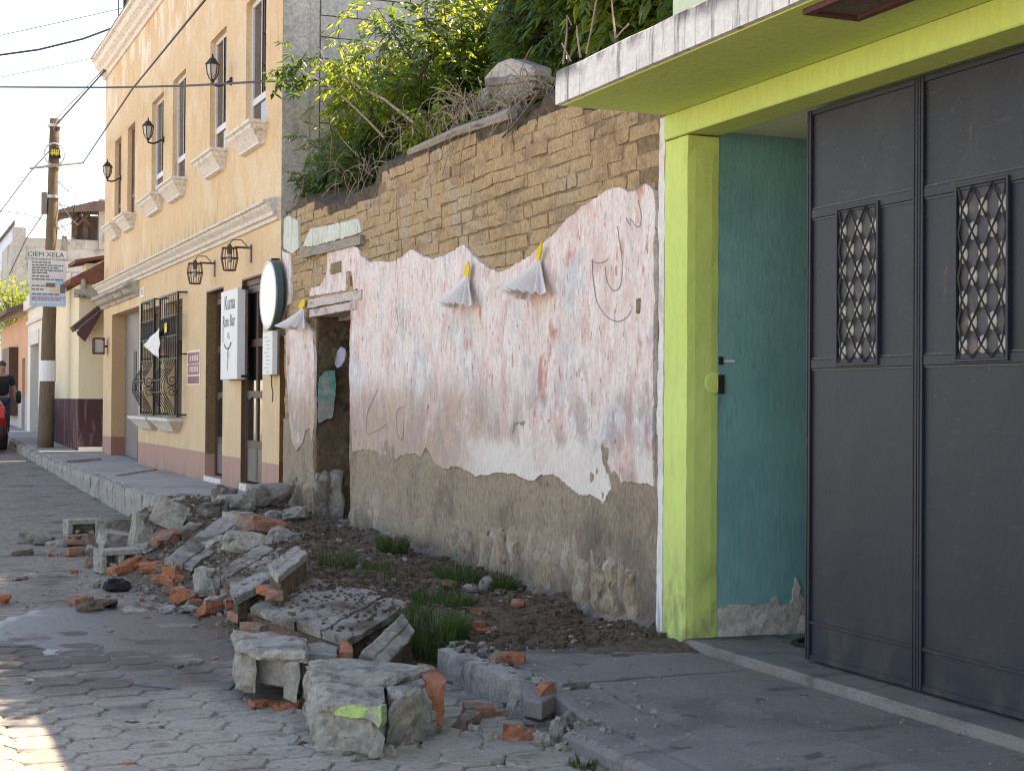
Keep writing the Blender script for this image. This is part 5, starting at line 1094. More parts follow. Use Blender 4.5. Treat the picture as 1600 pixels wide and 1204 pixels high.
# pale blue house and tree at the far left
YB2 = 67.0; q0 = atY(-60, 385, YB2); q1 = atY(24, 385, YB2); lw_ = thing('pale_blue_house', ((q0.x + q1.x) / 2, YB2 + 2, .8), 'pale blue white house with a sloping roof at the far left', 'house')
part('wall', M['bluewhite'], lw_, (q0.x, q1.x, YB2, YB2 + 4, .5, atY(0, 395, YB2).z)); a_ = atY(-20, 400, YB2 - .1); b_ = atY(23, 352, YB2 - .1); c_ = atY(26, 390, YB2 - .1)
MB().prism([a_, b_, c_, a_ + Vector((.6, 0, -.3))], (0, 3, 0)).build('gable', M['bluewhite'], lw_); MB().prism([a_ + Vector((0, -.1, .1)), b_ + Vector((0, -.1, .25)), b_ + Vector((0, -.1, 0)), a_ + Vector((0, -.1, -.1))], (0, 3.3, 0)).build('roof', M['tin'], lw_)
a_ = atY(2, 448, YB2 - .02); b_ = atY(21, 425, YB2 - .02); wn = part('window', M['alu'], lw_, (a_.x - .1, b_.x + .1, YB2 - .03, YB2 - .002, a_.z - .1, b_.z + .1)); part('pane', M['darkglass'], wn, (a_.x, b_.x, YB2 - .045, YB2 - .032, a_.z, b_.z))
for i in range(1, 4): x_ = a_.x + (b_.x - a_.x) * i / 4; part('glazing_bar', M['alu'], wn, (x_ - .03, x_ + .03, YB2 - .055, YB2 - .0455, a_.z, b_.z))
z_ = (a_.z + b_.z) / 2; part('glazing_bar', M['alu'], wn, (a_.x, b_.x, YB2 - .062, YB2 - .0555, z_ - .03, z_ + .03))
q0 = fac(-30, 560, 3.3); eh = thing('street_end_house', (2, 75, 1), 'white wall closing the street at the far left edge', 'house'); part('wall', M['bluewhite'], eh, (-4, 3.4, 70, 74, .5, 4.6)); part('roof', M['tin'], eh, (-4.3, 3.5, 69.6, 74.4, 4.6, 4.8)); part('door', M['greywood'], eh, (1.4, 2.4, 69.95, 69.998, .6, 3.0))
TY = 53.0; tp = atY(20, 476, TY); tr = thing('tree', (tp.x, TY, 1.0), 'small bright green tree behind the peach house roof', 'tree'); rng = random.Random(9); st = MB(); lf = MB()
st.tube([(tp.x, TY, .8), (tp.x + .1, TY, 3), (tp.x - .1, TY + .1, tp.z)], .11, 7, r2=.05)
for i in range(60):
    a_ = rng.uniform(0, 6.28); e_ = Vector((tp.x + math.cos(a_) * rng.uniform(.2, .85), TY + math.sin(a_) * rng.uniform(.2, .85), tp.z + rng.uniform(-1.0, .75)))
    if i < 14: st.tube([(tp.x, TY, tp.z - .8), (Vector((tp.x, TY, tp.z - .4)) + e_) / 2, e_], .03, 4, r2=.01)
    for j in range(26): leaflet(lf, e_ + Vector((rng.gauss(0, .22), rng.gauss(0, .22), rng.gauss(0, .2))), Vector((rng.gauss(0, 1), rng.gauss(0, 1), rng.gauss(-.1, .7))), Vector((rng.gauss(0, .4), rng.gauss(0, .4), 1)), .16, .035)
st.build('trunk', M['darktwig'], tr, smooth=True); lf.build('crown', M['leafbright'], tr, recalc=False)
# ------------------------------------------------------------------ utility pole, its banner and the cables
PX, PY = 3.32, 32.6; bz = side_z(PY) - .05
topz = atY(86, 186, PY); bp0 = atY(71, 702, PY)
up_ = thing('utility_pole', (bp0.x, PY, bz), 'wooden utility pole leaning slightly at the kerb by the cream house', 'pole')
ax_ = lambda z: Vector((bp0.x + (topz.x - bp0.x) * (z - bp0.z) / (topz.z - bp0.z), PY, z))
MB().tube([ax_(bz - .1 + (topz.z - bz + .1) * i / 14) + Vector((.01 * nz(i * .9), .01 * nz(i, 4), 0)) for i in range(15)], .165, 12, r2=.095).build('shaft', M['polewood'], up_, smooth=True)
MB().tube([ax_(topz.z - 1.0), ax_(topz.z)], .112, 12, r2=.10).build('dark_top', M['darktwig'], up_, smooth=True)
c_ = atY(85, 241, PY - .2); ring = [(c_.x + .20 * math.cos(a), c_.y, c_.z + .22 * math.sin(a)) for a in [math.pi * i / 14 for i in range(29)]]
M['galv'] = pmat('galvanised_metal', [(.35, .35, .36), (.45, .45, .46)], rough=.4, metal=.6, bump=0)
MB().tube(ring, .018, 6).build('cable_coil', M['galv'], up_)
M['emblem'] = gloss('yellow_emblem_print', (.60, .46, .03), .5)
MB().prism([(c_.x - .11, c_.y - .02, c_.z - .08), (c_.x + .13, c_.y - .02, c_.z - .08), (c_.x + .10, c_.y - .02, c_.z + .13), (c_.x - .07, c_.y - .02, c_.z + .13)], (0, .06, 0)).build('splice_box', M['iron'], up_)
for i in range(4): x_ = c_.x - .06 + i * .04; part('yellow_bar', M['emblem'], up_, (x_, x_ + .028, c_.y - .028, c_.y - .021, c_.z - .03 + .02 * (i % 2), c_.z + .10))
part('yellow_bar', M['emblem'], up_, (c_.x - .08, c_.x + .09, c_.y - .0275, c_.y - .0212, c_.z + .0, c_.z + .035))
MB().tube([atY(46, 263, PY - .16), atY(132, 254, PY - .16)], .028, 6).build('cross_arm', M['galv'], up_)
for zz in (atY(85, 308, PY).z, atY(84, 260, PY).z, atY(85, 197, PY).z):
    q_ = ax_(zz); MB().lathe(q_, [(.145, -.03), (.15, -.03), (.15, .03), (.145, .03)], 14).build('band', M['galv'], up_)
q_ = ax_(atY(78, 318, PY).z); part('meter_box', M['greydoor'], up_, (q_.x - .22, q_.x - .12, PY - .08, PY + .08, q_.z - .22, q_.z + .22))
q_ = ax_(atY(72, 580, PY).z); MB().lathe(q_, [(.163, -.2), (.166, -.2), (.164, .22), (.16, .22)], 14).build('torn_paper', M['signwhite'], up_); q2 = ax_(atY(72, 555, PY).z)
rng = random.Random(14)
for i in range(9):
    a_ = ax_(atY(88, 320, PY).z) + Vector((.1, -.05, rng.uniform(-.6, .5))); e_ = a_ + Vector((rng.uniform(.1, .45), rng.uniform(-.2, .2), rng.uniform(-.6, .6))); MB().tube([a_, (a_ + e_) / 2 + Vector((.1, 0, -.15)), e_], .010, 4).build('loose_wire', M['cable'], up_)
# banner
BY = PY - .30; b0 = atY(46, 478, BY); b1 = atY(104, 392, BY)
bn = thing('banner', (b0.x, BY, b0.z), 'printed advertising banner for weekend classes hung on the utility pole', 'banner')
W = b1.x - b0.x; H = b1.z - b0.z
def bq(name, mat, u0, u1, v0, v1, d): return part(name, M[mat], bn, (b0.x + W * u0, b0.x + W * u1, BY - d, BY - d + .0015, b0.z + H * v0, b0.z + H * v1))
part('sheet', M['signwhite'], bn, (b0.x, b1.x, BY, BY + .008, b0.z, b1.z))
text('lettering', 'CIEM XELA', H * .115, M['inkgreen'], bn, (b0.x + W * .43, BY - .003, b0.z + H * .92), 'cam', sx=1.12)
text('lettering', 'ESTUDIA SABADO O DOMINGO', H * .060, M['ink'], bn, (b0.x + W * .5, BY - .003, b0.z + H * .835), 'cam', sx=.92)
bq('print_photo', 'inkblue', .0, .995, .005, .205, .002); bq('print_photo', 'inktan', .55, .95, .24, .37, .002); bq('print_photo', 'inkblue', .72, .93, .38, .48, .002); bq('print_photo', 'ink', .44, .70, .345, .42, .004); bq('print_photo', 'ink', .83, .97, .24, .40, .004)
rng = random.Random(31)
for v, u1, mt in ((.78, .55, 'ink'), (.73, .88, 'ink'), (.685, .75, 'ink'), (.64, .88, 'ink'), (.595, .48, 'ink'), (.535, .5, 'ink'), (.48, .88, 'ink'), (.365, .4, 'ink'), (.30, .4, 'ink'), (.22, .8, 'ink'), (.155, .93, 'inkred'), (.12, .85, 'inkred'), (.07, .9, 'signwhite')):
    u = .06
    while u < u1:
        w_ = rng.uniform(.06, .14); bq('print_line', mt, u, min(u + w_, u1 + .03), v - .012, v + .012, .0035); u += w_ + .025
# cables
def cable(P, r, label, sag=0):
    n = 24; pts = []
    for i in range(n + 1):
        t_ = i / n * (len(P) - 1); k = min(int(t_), len(P) - 2); p = P[k].lerp(P[k + 1], t_ - k); u = i / n; pts.append(p - Vector((0, 0, sag * 4 * u * (1 - u))))
    tag(MB().tube(pts, r, 5).build('cable', M['cable'], smooth=True), label, 'cable', 'overhead cables')
ca = atY(130, 254, PY - .16)
cable([ca, atY(206, 140, 24), atY(320, 0, 15.5), atY(420, -125, 12)], .014, 'cable rising from the pole cross arm across the yellow facade')
cable([atY(-40, 136, 26), atY(60, 136.5, 24), atY(180, 137, 22), atY(300, 134, 19), atY(420, 127, 16.3), atY(500, 125, 15.4)], .014, 'nearly level dark cable crossing the yellow house to the shrubs')
cable([ax_(topz.z - .15), atY(165, 109, YL - .5)], .018, 'double cable from the pole top to the yellow cornice'); cable([ax_(topz.z - .02), atY(170, 100, YL - .7)], .009, 'thin upper cable from the pole top to the yellow cornice')
cable([atY(-20, 89, 30), atY(60, 78, 30), atY(130, 61, 30), atY(181, 42, YL - .3)], .02, 'thick sagging cable at upper left ending at the roof mast')
cable([ax_(topz.z - .55), atY(46, 270, 34.5), atY(-30, 372, 42)], .014, 'cable slanting down left from the pole top'); cable([ax_(atY(79, 312, PY).z), atY(40, 375, 37), atY(14, 430, 40)], .014, 'cable slanting down from mid pole past the block building')
cable([atY(-20, 60, 30), atY(90, 36, 30), atY(205, 10, 30)], .007, 'faint thin cable highest at upper left'); cable([atY(-20, 125, 30), atY(70, 107, 30), atY(152, 90, 30.2)], .006, 'faint thin cable just above the level cable at left'); cable([atY(-10, 328, 40), atY(40, 334, 38), atY(78, 346, PY)], .010, 'faint cable reaching the pole from the left below the cross arm')
cable([atY(190, 0, 22), atY(240, -3, 22), atY(140, 22, 24)][:2], .008, 'short cable at the top edge above the cornice')
# ------------------------------------------------------------------ parked red car (only its rear corner is in view)
cr = thing('parked_car', (1.75, 36.5, road_z(36)), 'red car parked on the road at the far left edge', 'car')
M['carred'] = gloss('red_car_paint', (.30, .025, .02), .2); M['tyre'] = gloss('black_tyre', (.015, .015, .016), .8); M['tail'] = gloss('red_tail_lamp', (.55, .03, .03), .2); M['chrome'] = gloss('wheel_rim', (.4, .4, .42), .3, .8)
rz = road_z(36); cx0, cx1 = .95, 2.62
def csec(y, zlo, zb_, zr, ins):
    m_ = (cx0 + cx1) / 2; h = (cx1 - cx0) / 2
    return [(m_ + s * h * k, y, rz + z) for s, k, z in ((-1, .88, zlo), (-1, 1, zlo + .15), (-1, 1, zb_ - .12), (-1, .95, zb_), (-1, 1 - ins, zr), (-1, .5, zr + .03), (1, .5, zr + .03), (1, 1 - ins, zr), (1, .95, zb_), (1, 1, zb_ - .12), (1, 1, zlo + .15), (1, .88, zlo))]
MB().loft([csec(34.0, .35, .85, .9, .12), csec(34.08, .22, .95, 1.0, .12), csec(34.3, .2, .98, 1.12, .16), csec(34.75, .2, .98, 1.42, .22), csec(36.2, .2, .95, 1.46, .2), csec(36.9, .2, .93, 1.30, .2), csec(37.4, .2, .92, .96, .1), csec(38.1, .22, .80, .84, .08), csec(38.3, .35, .65, .7, .1)]).build('body', M['carred'], cr, bevel=.02, smooth=True)
for x_ in (cx0 + .02, cx1 - .02):
    for y_ in (34.75, 37.35):
        w_ = MB().lathe((x_, y_, rz + .30), [(.2, -.1), (.3, -.09), (.31, 0), (.3, .09), (.2, .1)], 18, axis='x').build('wheel', M['tyre'], cr, smooth=True); MB().lathe((x_, y_, rz + .30), [(.19, -.105), (.19, .105)], 14, axis='x').build('rim', M['chrome'], w_)
for s, x_ in ((1, cx1 - .12), (-1, cx0 + .12)): part('tail_lamp', M['tail'], cr, (x_ - .1, x_ + .1, 33.985, 34.07, rz + .68, rz + .94), bevel=.02)
part('rear_bumper', M['tyre'], cr, (cx0 + .04, cx1 - .04, 33.93, 34.06, rz + .3, rz + .52), bevel=.03); part('number_plate', M['signwhite'], cr, (1.55, 2.02, 33.97, 33.985, rz + .6, rz + .74))
MB().prism([(cx0 + .28, 34.33, rz + 1.11), (cx1 - .28, 34.33, rz + 1.11), (cx1 - .42, 34.74, rz + 1.41), (cx0 + .42, 34.74, rz + 1.41)], (0, -.02, .03)).build('rear_window', M['darkglass'], cr)
# ------------------------------------------------------------------ person walking at the far left
pz = side_z(38) - .02; pc = Vector((atY(3, 640, 37.2).x, 37.2, pz))
def skin(name, V, E_, rad, mat, parent, loc):
    me = bpy.data.meshes.new(name); me.from_pydata([Vector(v) for v in V], E_, []); o = link(name, me, mat, parent, loc)
    m1 = o.modifiers.new('skin', 'SKIN'); m1.use_smooth_shade = True
    for i, r_ in enumerate(rad): me.skin_vertices[0].data[i].radius = r_ if isinstance(r_, tuple) else (r_, r_)
    me.skin_vertices[0].data[0].use_root = True
    m2 = o.modifiers.new('sub', 'SUBSURF'); m2.levels = 2; m2.render_levels = 2
    return o
M['skin'] = pmat('skin', [(.30, .16, .10), (.34, .19, .12)], bump=0, fine=.03); M['hair'] = gloss('black_hair', (.012, .010, .010), .5); M['shirt'] = pmat('black_shirt', [(.012, .012, .014), (.02, .02, .023)], bump=.1); M['jeans'] = pmat('blue_jeans', [(.03, .045, .075), (.05, .07, .11)], bump=.1); M['shoe'] = gloss('dark_shoe', (.02, .018, .016), .6)
pr = thing('person', pc, 'person in black short sleeved shirt and jeans walking behind the red car', 'person')
V = [(0, 0, .98), (0, 0, 1.2), (0, 0, 1.42), (0, 0, 1.52), (0, -.01, 1.62), (0, -.02, 1.72),
     (.19, 0, 1.42), (.27, .03, 1.16), (.29, -.05, .93), (.295, -.07, .85), (-.19, 0, 1.42), (-.27, -.02, 1.16), (-.27, -.12, .94), (-.27, -.14, .86),
     (.10, 0, .9), (.11, -.08, .5), (.11, .04, .09), (.11, -.12, .04), (-.10, 0, .9), (-.11, .1, .5), (-.11, .20, .10), (-.11, .05, .04)]
E_ = [(0, 1), (1, 2), (2, 3), (3, 4), (4, 5), (2, 6), (6, 7), (7, 8), (8, 9), (2, 10), (10, 11), (11, 12), (12, 13), (0, 14), (14, 15), (15, 16), (16, 17), (0, 18), (18, 19), (19, 20), (20, 21)]
skin('body', V, E_, [(.10, .07), (.10, .07), (.10, .07), .055, (.075, .09), (.07, .085), .05, .045, .035, .04, .05, .045, .035, .04, .07, .05, .04, .04, .07, .05, .04, .04], M['skin'], pr, pc)
skin('shirt', [(0, 0, .95), (0, 0, 1.2), (0, 0, 1.44), (.19, 0, 1.42), (.25, .02, 1.22), (-.19, 0, 1.42), (-.25, -.01, 1.22)], [(0, 1), (1, 2), (2, 3), (3, 4), (2, 5), (5, 6)], [(.17, .125), (.165, .12), (.155, .11), .08, .075, .08, .075], M['shirt'], pr, pc)
skin('trousers', [(0, 0, .97), (.10, 0, .88), (.11, -.08, .5), (.11, .04, .12), (-.10, 0, .88), (-.11, .1, .5), (-.11, .20, .13)], [(0, 1), (1, 2), (2, 3), (0, 4), (4, 5), (5, 6)], [(.155, .115), .10, .075, .065, .10, .075, .065], M['jeans'], pr, pc)
hb = MB(); hb.lathe(pc + Vector((0, .005, 1.66)), [(.06, -.02), (.088, .04), (.085, .09), (.05, .135), (.01, .145)], 12); hb.build('hair', M['hair'], pr, smooth=True)
bg_ = rough_block(.12, .28, .30, seg=(2, 3, 3), amp=.02, seed=3, rnd=.4)
for p in bg_.v: p += pc + Vector((.36, 0, .82))
tag(bg_.build('shoulder_bag', M['iron'], smooth=True), 'dark shoulder bag at the walking person\'s side', 'bag')
# ------------------------------------------------------------------ fan folded papers pinned on the plaster
def fan(px, py, tipx, tipy, rad, label, seed):
    """pleated paper skirt: a half cone flaring away from the wall"""
    rng = random.Random(seed); p = fac(px, py, XF - .02); e = fac(tipx, tipy, XF - .02); h = p.z - e.z; lean = (e.y - p.y) * 0
    t = thing('pleated_paper', p, label, 'paper decoration', 'pleated papers on the plaster'); mb = MB(); n = 22; rows = 6
    for j in range(rows + 1):
        v = j / rows
        for i in range(n + 1):
            u = i / n; a = math.pi * (.02 + .96 * u); k = (1 if i % 2 else -1); r_ = (.012 + rad * v ** 1.15) * (1 + k * .15 * min(1, v * 2)) * (1 + .12 * nz(u * 3, seed))
            mb.v.append(Vector((p.x - .004 - r_ * math.sin(a) * 1.05, p.y + r_ * math.cos(a) * .95, p.z - h * v * (1 + .10 * nz(u * 4, seed + 3) - .22 * math.sin(a) * v * .7) + .01 * k * v)))
    for j in range(rows):
        for i in range(n): a = j * (n + 1) + i; mb.f.append([a, a + 1, a + n + 2, a + n + 1])
    o = mb.build('fan', M['paper'], t, recalc=False); sm = o.modifiers.new('thickness', 'SOLIDIFY'); sm.thickness = .002
    return t, p
def tab(t, P):
    MB().prism([fac(x, y, XF - .045) for x, y in P], (.012, 0, 0)).build('yellow_tab', M['yellowclip'], t)
t, _ = fan(731, 428, 731, 482, .185, 'white pleated paper with yellow tab in the middle of the pink wall', 1); tab(t, [(725, 424), (726, 416), (731, 408), (733, 420), (731, 432), (724, 431)])
t, _ = fan(843, 402, 843, 466, .21, 'white pleated paper with yellow tab hanging on the ragged plaster edge', 2); tab(t, [(837, 400), (839, 390), (846, 376), (845, 392), (842, 405), (836, 403)])
t, _ = fan(475, 480, 475, 516, .24, 'white pleated paper with yellow tab left of the doorway', 3); tab(t, [(466, 478), (470, 470), (476, 466), (475, 478), (472, 482), (467, 482)])
q = [(lambda p: (p.x, p.z))(atY(x, y, DY0 + .6)) for x, y in ((533, 541), (538, 544), (541, 553), (539, 563), (533, 571), (528, 574), (524, 569), (525, 560), (528, 549))]
tag(sheet(q, lambda a, b, d: (a, DY0 + .6 - d, b), .006, step=.02, grid=.025, jit=.006, disp=lambda a, b: .03 * nz(a * 14, b * 7) + .015 * nz(a * 30, b * 9)).build('hanging_rag', M['lavender'], smooth=True), 'pale lavender rag hanging inside the dark doorway', 'rag')
# ------------------------------------------------------------------ collapsed earth along the wall
def surf(x, y):
    z = road_z(y)
    if x > 2.9 and 6.6 < y < 7.85: z = SZ
    elif x > 2.76 and y < 6.1: z = ramp(x, y)
    elif x > 3.2 and y <= 6.6: z = ramp(x, y)
    if x > 2.95 and y > 16.8: z = side_z(y)
    fx = ss(1.9 + .3 * nz(y * .7, 3), 3.0 + .15 * nz(y * .9, 8), x); fy = ss(7.7, 8.8, y) * (1 - ss(16.4, 17.5, y))
    n_ = .05 * nz(x * 2.6, y * 2.6) + .03 * nz(x * 7, y * 7) + .016 * nz(x * 17, y * 17)
    heap = .05 * math.exp(-((x - 2.75) / .5) ** 2) * ss(9, 10.5, y) * (1 - ss(15, 17, y))
    m_ = (base_z(max(y, 7.7)) + .01 + n_ + heap) * fx * fy + .03 * ss(1.6, 2.3, x) * fy * (nz(x * 4, y * 4) + .3) - .006
    z2 = SZ - .02 + (.055 + n_ * .7) * ss(3.1 + .25 * nz(y * 2), 3.85, x) * ss(6.9 + .2 * nz(x * 3), 7.7, y) * (1 - ss(8.6, 9.2, y)) if x > 2.97 else -1
    return max(z, m_, z2)
mb = MB(); NX, NY = 110, 300
for j in range(NY + 1):
    y = 6.85 + 10.8 * (j / NY) ** 1.25
    for i in range(NX + 1):
        x = 1.45 + (XF + .04 - 1.45) * i / NX; z = surf(x, y); rz_ = road_z(y)
        if x > 2.7 and y < 7.85 and z <= SZ + 1e-6: z = -.05
        elif z <= rz_ + .004: z = rz_ - .03
        if x > 2.95 and y > 16.8 and z <= side_z(y) + 1e-6: z = side_z(y) - .05
        if x < 3.06 and y < 7.87: z = min(z, -.02)
        mb.v.append(Vector((x, y, z)))
for j in range(NY):
    for i in range(NX): a = j * (NX + 1) + i; mb.f.append([a, a + 1, a + NX + 2, a + NX + 1])
tag(mb.build('earth_mound', M['soil'], recalc=False), kind='structure')

def place(px, py, it=6):
    z = .1
    for _ in range(it): p = gnd(px, py, z); z = .5 * z + .5 * surf(p.x, p.y)
    p.z = surf(p.x, p.y); return p
SEED = [100]
def rock(name, px, py, w, d, h, rz, rx, ry, mat, label, cat, group=None, amp=.02, rnd=.2, chip=1, seg=(4, 4, 3), dz=-.01, parent=None, smooth=False):
    SEED[0] += 1; p = place(px, py); me = rough_block(w, d, h, seg, amp, SEED[0], rnd, chip).mesh(name, smooth=smooth)
    o = link(name, me, M[mat], None, p + Vector((0, 0, dz + .5 * h * (abs(math.sin(R(rx))) + abs(math.sin(R(ry)))) * .3)), rot=(R(rx), R(ry), R(rz)))
    return tag(o, label, cat, group)
def hollow(px, py, w, d, h, rz, rx, ry, mat, label, dz=0, broken=False):
    """concrete block lying with two real cavities facing the camera side"""
    p = place(px, py); t = thing('hollow_block', p + Vector((0, 0, dz)), label, 'concrete block', 'hollow blocks in the far rubble heap'); t.rotation_euler = (R(rx), R(ry), R(rz)); k = w * .14
    L0 = ORG[t.name]; mb = MB(); B = lambda *b: mb.box(*b)
    B(-w / 2, w / 2, -d / 2, d / 2, 0, k); B(-w / 2, w / 2, -d / 2, d / 2, h - k, h); B(-w / 2, -w / 2 + k, -d / 2, d / 2, k, h - k); B(w / 2 - k, w / 2, -d / 2, d / 2, k, h - k)
    if not broken: B(-k / 2, k / 2, -d / 2, d / 2, k, h - k)
    B(-w / 2 + k, w / 2 - k, d / 2 - k, d / 2, k, h - k)
    for q in mb.v: q += L0 + Vector((.006 * nz(q.x * 20, q.y * 20, q.z * 20), .006 * nz(q.x * 20 + 5, q.z * 20), 0))
    mb.build('shell', M[mat], t, bevel=.006)
    for i in range(2):
        SEED[0] += 1; c = rough_block(w * .16, d * .3, h * .18, (2, 2, 2), .015, SEED[0], .3, 1)
        for q in c.v: q += L0 + Vector(((-.2 + .4 * i) * w, -d * .3, k))
        c.build('mortar_crumb', M['concrete'], t)
    return t
def slab(P, thick, ncourse, mat, label, seed, zoff=0.0, edge='brickdull', nb=4):
    """toppled piece of wall top: long weathered courses on a body of mortar and brick; P = four corners A,B,C,D (px, py, height)"""
    A, B, C, D = [gnd(x, y, z) for x, y, z in P]; o = (A + B + C + D) / 4
    t = thing('fallen_wall_slab', (o.x, o.y, 0), label, 'rubble', 'toppled wall slabs'); rng = random.Random(seed)
    nrm = (B - A).cross(D - A).normalized(); nrm = nrm if nrm.z > 0 else -nrm
    for c in range(ncourse):
        u0, u1 = c / ncourse + .004, (c + 1) / ncourse - .004; h = rng.uniform(-.006, .008); rings = []; s0 = rng.uniform(-.03, .05); s1 = 1 + rng.uniform(-.05, .04)
        for k in range(15):
            v = s0 + (s1 - s0) * k / 14
            a = A.lerp(B, u0).lerp(D.lerp(C, u0), v); b = A.lerp(B, u1).lerp(D.lerp(C, u1), v); m_ = (a + b) / 2
            f_ = lambda q: nrm * (h + .014 * nz(q.x * 6, q.y * 6, seed) + .010 * nz(q.x * 19, q.y * 19)) + Vector((.012 * nz(q.x * 9 + 3, q.y * 9), .012 * nz(q.x * 9, q.y * 9 + 7), 0))
            rings.append([a - nrm * .05, a + f_(a) - nrm * .004, a.lerp(b, .12) + f_(a.lerp(b, .1)), m_ + f_(m_), a.lerp(b, .88) + f_(b), b + f_(b) - nrm * .004, b - nrm * .05])
        MB().loft(rings).build('course', M[mat], t)
    body = MB(); q = [x + (o - x) * .05 - nrm * .055 for x in (A, B, C, D)]; lo_ = [Vector((x.x, x.y, max(surf(x.x, x.y) - .05, x.z - thick))) - (x - o) * .04 for x in q]
    n = 10; top = []; bot = []
    for i in range(4):
        for k in range(n):
            a = q[i].lerp(q[(i + 1) % 4], k / n); b = lo_[i].lerp(lo_[(i + 1) % 4], k / n); j_ = Vector((.03 * nz(a.x * 8, a.y * 8, seed), .03 * nz(a.x * 8, a.y * 8, seed + 5), 0)); top.append(a + j_); bot.append(b + j_ * 2)
    md = [(a + b) / 2 + (a - o) * .03 for a, b in zip(top, bot)]
    body.loft([bot, md, top]); body.build('core', M['soil'], t)
    for i in range(nb):      # bricks showing in the broken edge facing the street
        f_ = (i + .5) / nb; a = A.lerp(B, f_); SEED[0] += 1; bk = rough_block(.20, .11, .065, (3, 2, 2), .012, SEED[0], .25, 1)
        ang = math.atan2((B - A).y, (B - A).x) + rng.uniform(-.3, .3); ca_, sa_ = math.cos(ang), math.sin(ang); base = a - nrm * (.075 + .05 * rng.random() + .065) + (a - o) * .02
        for v_ in bk.v: v_.xyz = base + Vector((v_.x * ca_ - v_.y * sa_, v_.x * sa_ + v_.y * ca_, v_.z))
        bk.build('brick', M[edge if rng.random() < .6 else 'brick'], t)
    return t
slab([(386, 948, .25), (538, 1000, .20), (646, 938, .28), (496, 896, .36)], .3, 4, 'concretedark', 'largest toppled wall slab with long grey courses, nearest the grass', 1, nb=5)
slab([(343, 892, .28), (366, 934, .24), (474, 876, .40), (412, 848, .42)], .3, 3, 'concretedark', 'broken grey slab just behind the largest slab', 2, nb=3)
slab([(256, 872, .24), (298, 886, .18), (390, 818, .44), (345, 806, .48)], .35, 3, 'concretedark', 'narrow tilted slab with orange brick showing under its edge', 3, edge='brick', nb=3)
slab([(420, 880, .47), (436, 898, .45), (482, 862, .5), (463, 850, .5)], .3, 2, 'concrete', 'short pale slab wedged between the two larger slabs', 4, nb=2)
slab([(560, 1024, .16), (600, 1042, .10), (650, 985, .22), (628, 958, .3)], .25, 2, 'concrete', 'small pale slab leaning at the near end of the largest slab', 6, nb=2)
# far heap of blocks
hollow(129, 840, .36, .22, .20, 8, 0, 0, 'concrete', 'hollow block on its side at the far left of the heap', broken=True)
rock('concrete_block', 180, 847, .38, .22, .24, -6, 0, 0, 'concretedark', 'dark concrete block beside the far left hollow block', 'concrete block', amp=.012, rnd=.1)  # darker concrete colour stands in for the shadow on this block
rock('concrete_block', 178, 862, .34, .2, .19, 18, 8, 12, 'concrete', 'tilted grey block in front of the dark one', 'concrete block', amp=.015, rnd=.12)
hollow(183, 892, .36, .20, .20, 14, 0, 0, 'concrete', 'pale hollow block nearest in the far heap, cavity towards the road')
rock('concrete_block', 218, 856, .18, .16, .32, 10, 0, 4, 'concrete', 'narrow upright block between the dark block and the tilted one', 'concrete block', amp=.02, rnd=.12)
rock('concrete_block', 254, 838, .30, .19, .27, -12, -8, 28, 'concrete', 'block tilted on one corner on top of the far heap', 'concrete block', amp=.012, rnd=.1, dz=.06)
rock('concrete_lump', 262, 853, .28, .2, .14, 20, 5, -14, 'brickdull', 'brown wedge of mortar under the tilted block', 'rubble', amp=.03, rnd=.3)
rock('stone', 232, 862, .2, .16, .09, 30, 0, 6, 'concrete', 'pale flat stone at the foot of the upright block', 'stone', amp=.03, rnd=.35)
rock('concrete_block', 422, 796, .46, .26, .22, 14, 0, -3, 'concretedark', 'dark block at the foot of the yellow house corner', 'concrete block', amp=.03, rnd=.2, dz=.02)
rock('stone', 366, 802, .34, .26, .18, 12, 0, 10, 'concrete', 'pale broken lump at the end of the upper pavement', 'stone', amp=.04, rnd=.35)
rock('stone', 348, 792, .28, .2, .16, 40, 8, 0, 'concretedark', 'dark stone on top of the pale broken lump', 'stone', amp=.03, rnd=.3, dz=.05)
rock('stone', 336, 806, .3, .22, .14, -20, 0, -10, 'concretedark', 'dark angular stone left of the pale broken lump', 'stone', amp=.03, rnd=.3)
rock('stone', 462, 818, .22, .2, .12, -20, 0, -10, 'concrete', 'pale stone lying by the doorway', 'stone', amp=.03, rnd=.3)
rock('stone', 438, 815, .34, .2, .1, 8, 0, 4, 'concrete', 'flat grey stone left of the doorway', 'stone', amp=.03, rnd=.3)
rock('stone', 380, 825, .34, .25, .14, 30, 4, 4, 'concrete', 'grey flat stone among the heap behind the narrow slab', 'stone', amp=.03, rnd=.3)
rock('stone', 385, 862, .36, .24, .15, -10, 0, 8, 'concrete', 'buff lump of render in the middle of the heap', 'stone', amp=.04, rnd=.35)
rock('stone', 343, 862, .24, .2, .13, 24, 0, -6, 'concrete', 'whitish stone right of the orange edged slab', 'stone', amp=.03, rnd=.3)
rock('stone', 410, 835, .4, .3, .16, 20, 0, 10, 'brickdull', 'brown lump of mortar high on the heap', 'stone', amp=.04, rnd=.35)
rock('stone', 300, 836, .26, .2, .12, 50, 0, 0, 'concretedark', 'dark stone behind the narrow tilted slab', 'stone', amp=.04, rnd=.35)
rock('concrete_lump', 445, 850, .3, .22, .12, -16, 0, 8, 'concretedark', 'blackened lump just below the doorway', 'rubble', amp=.04, rnd=.35)
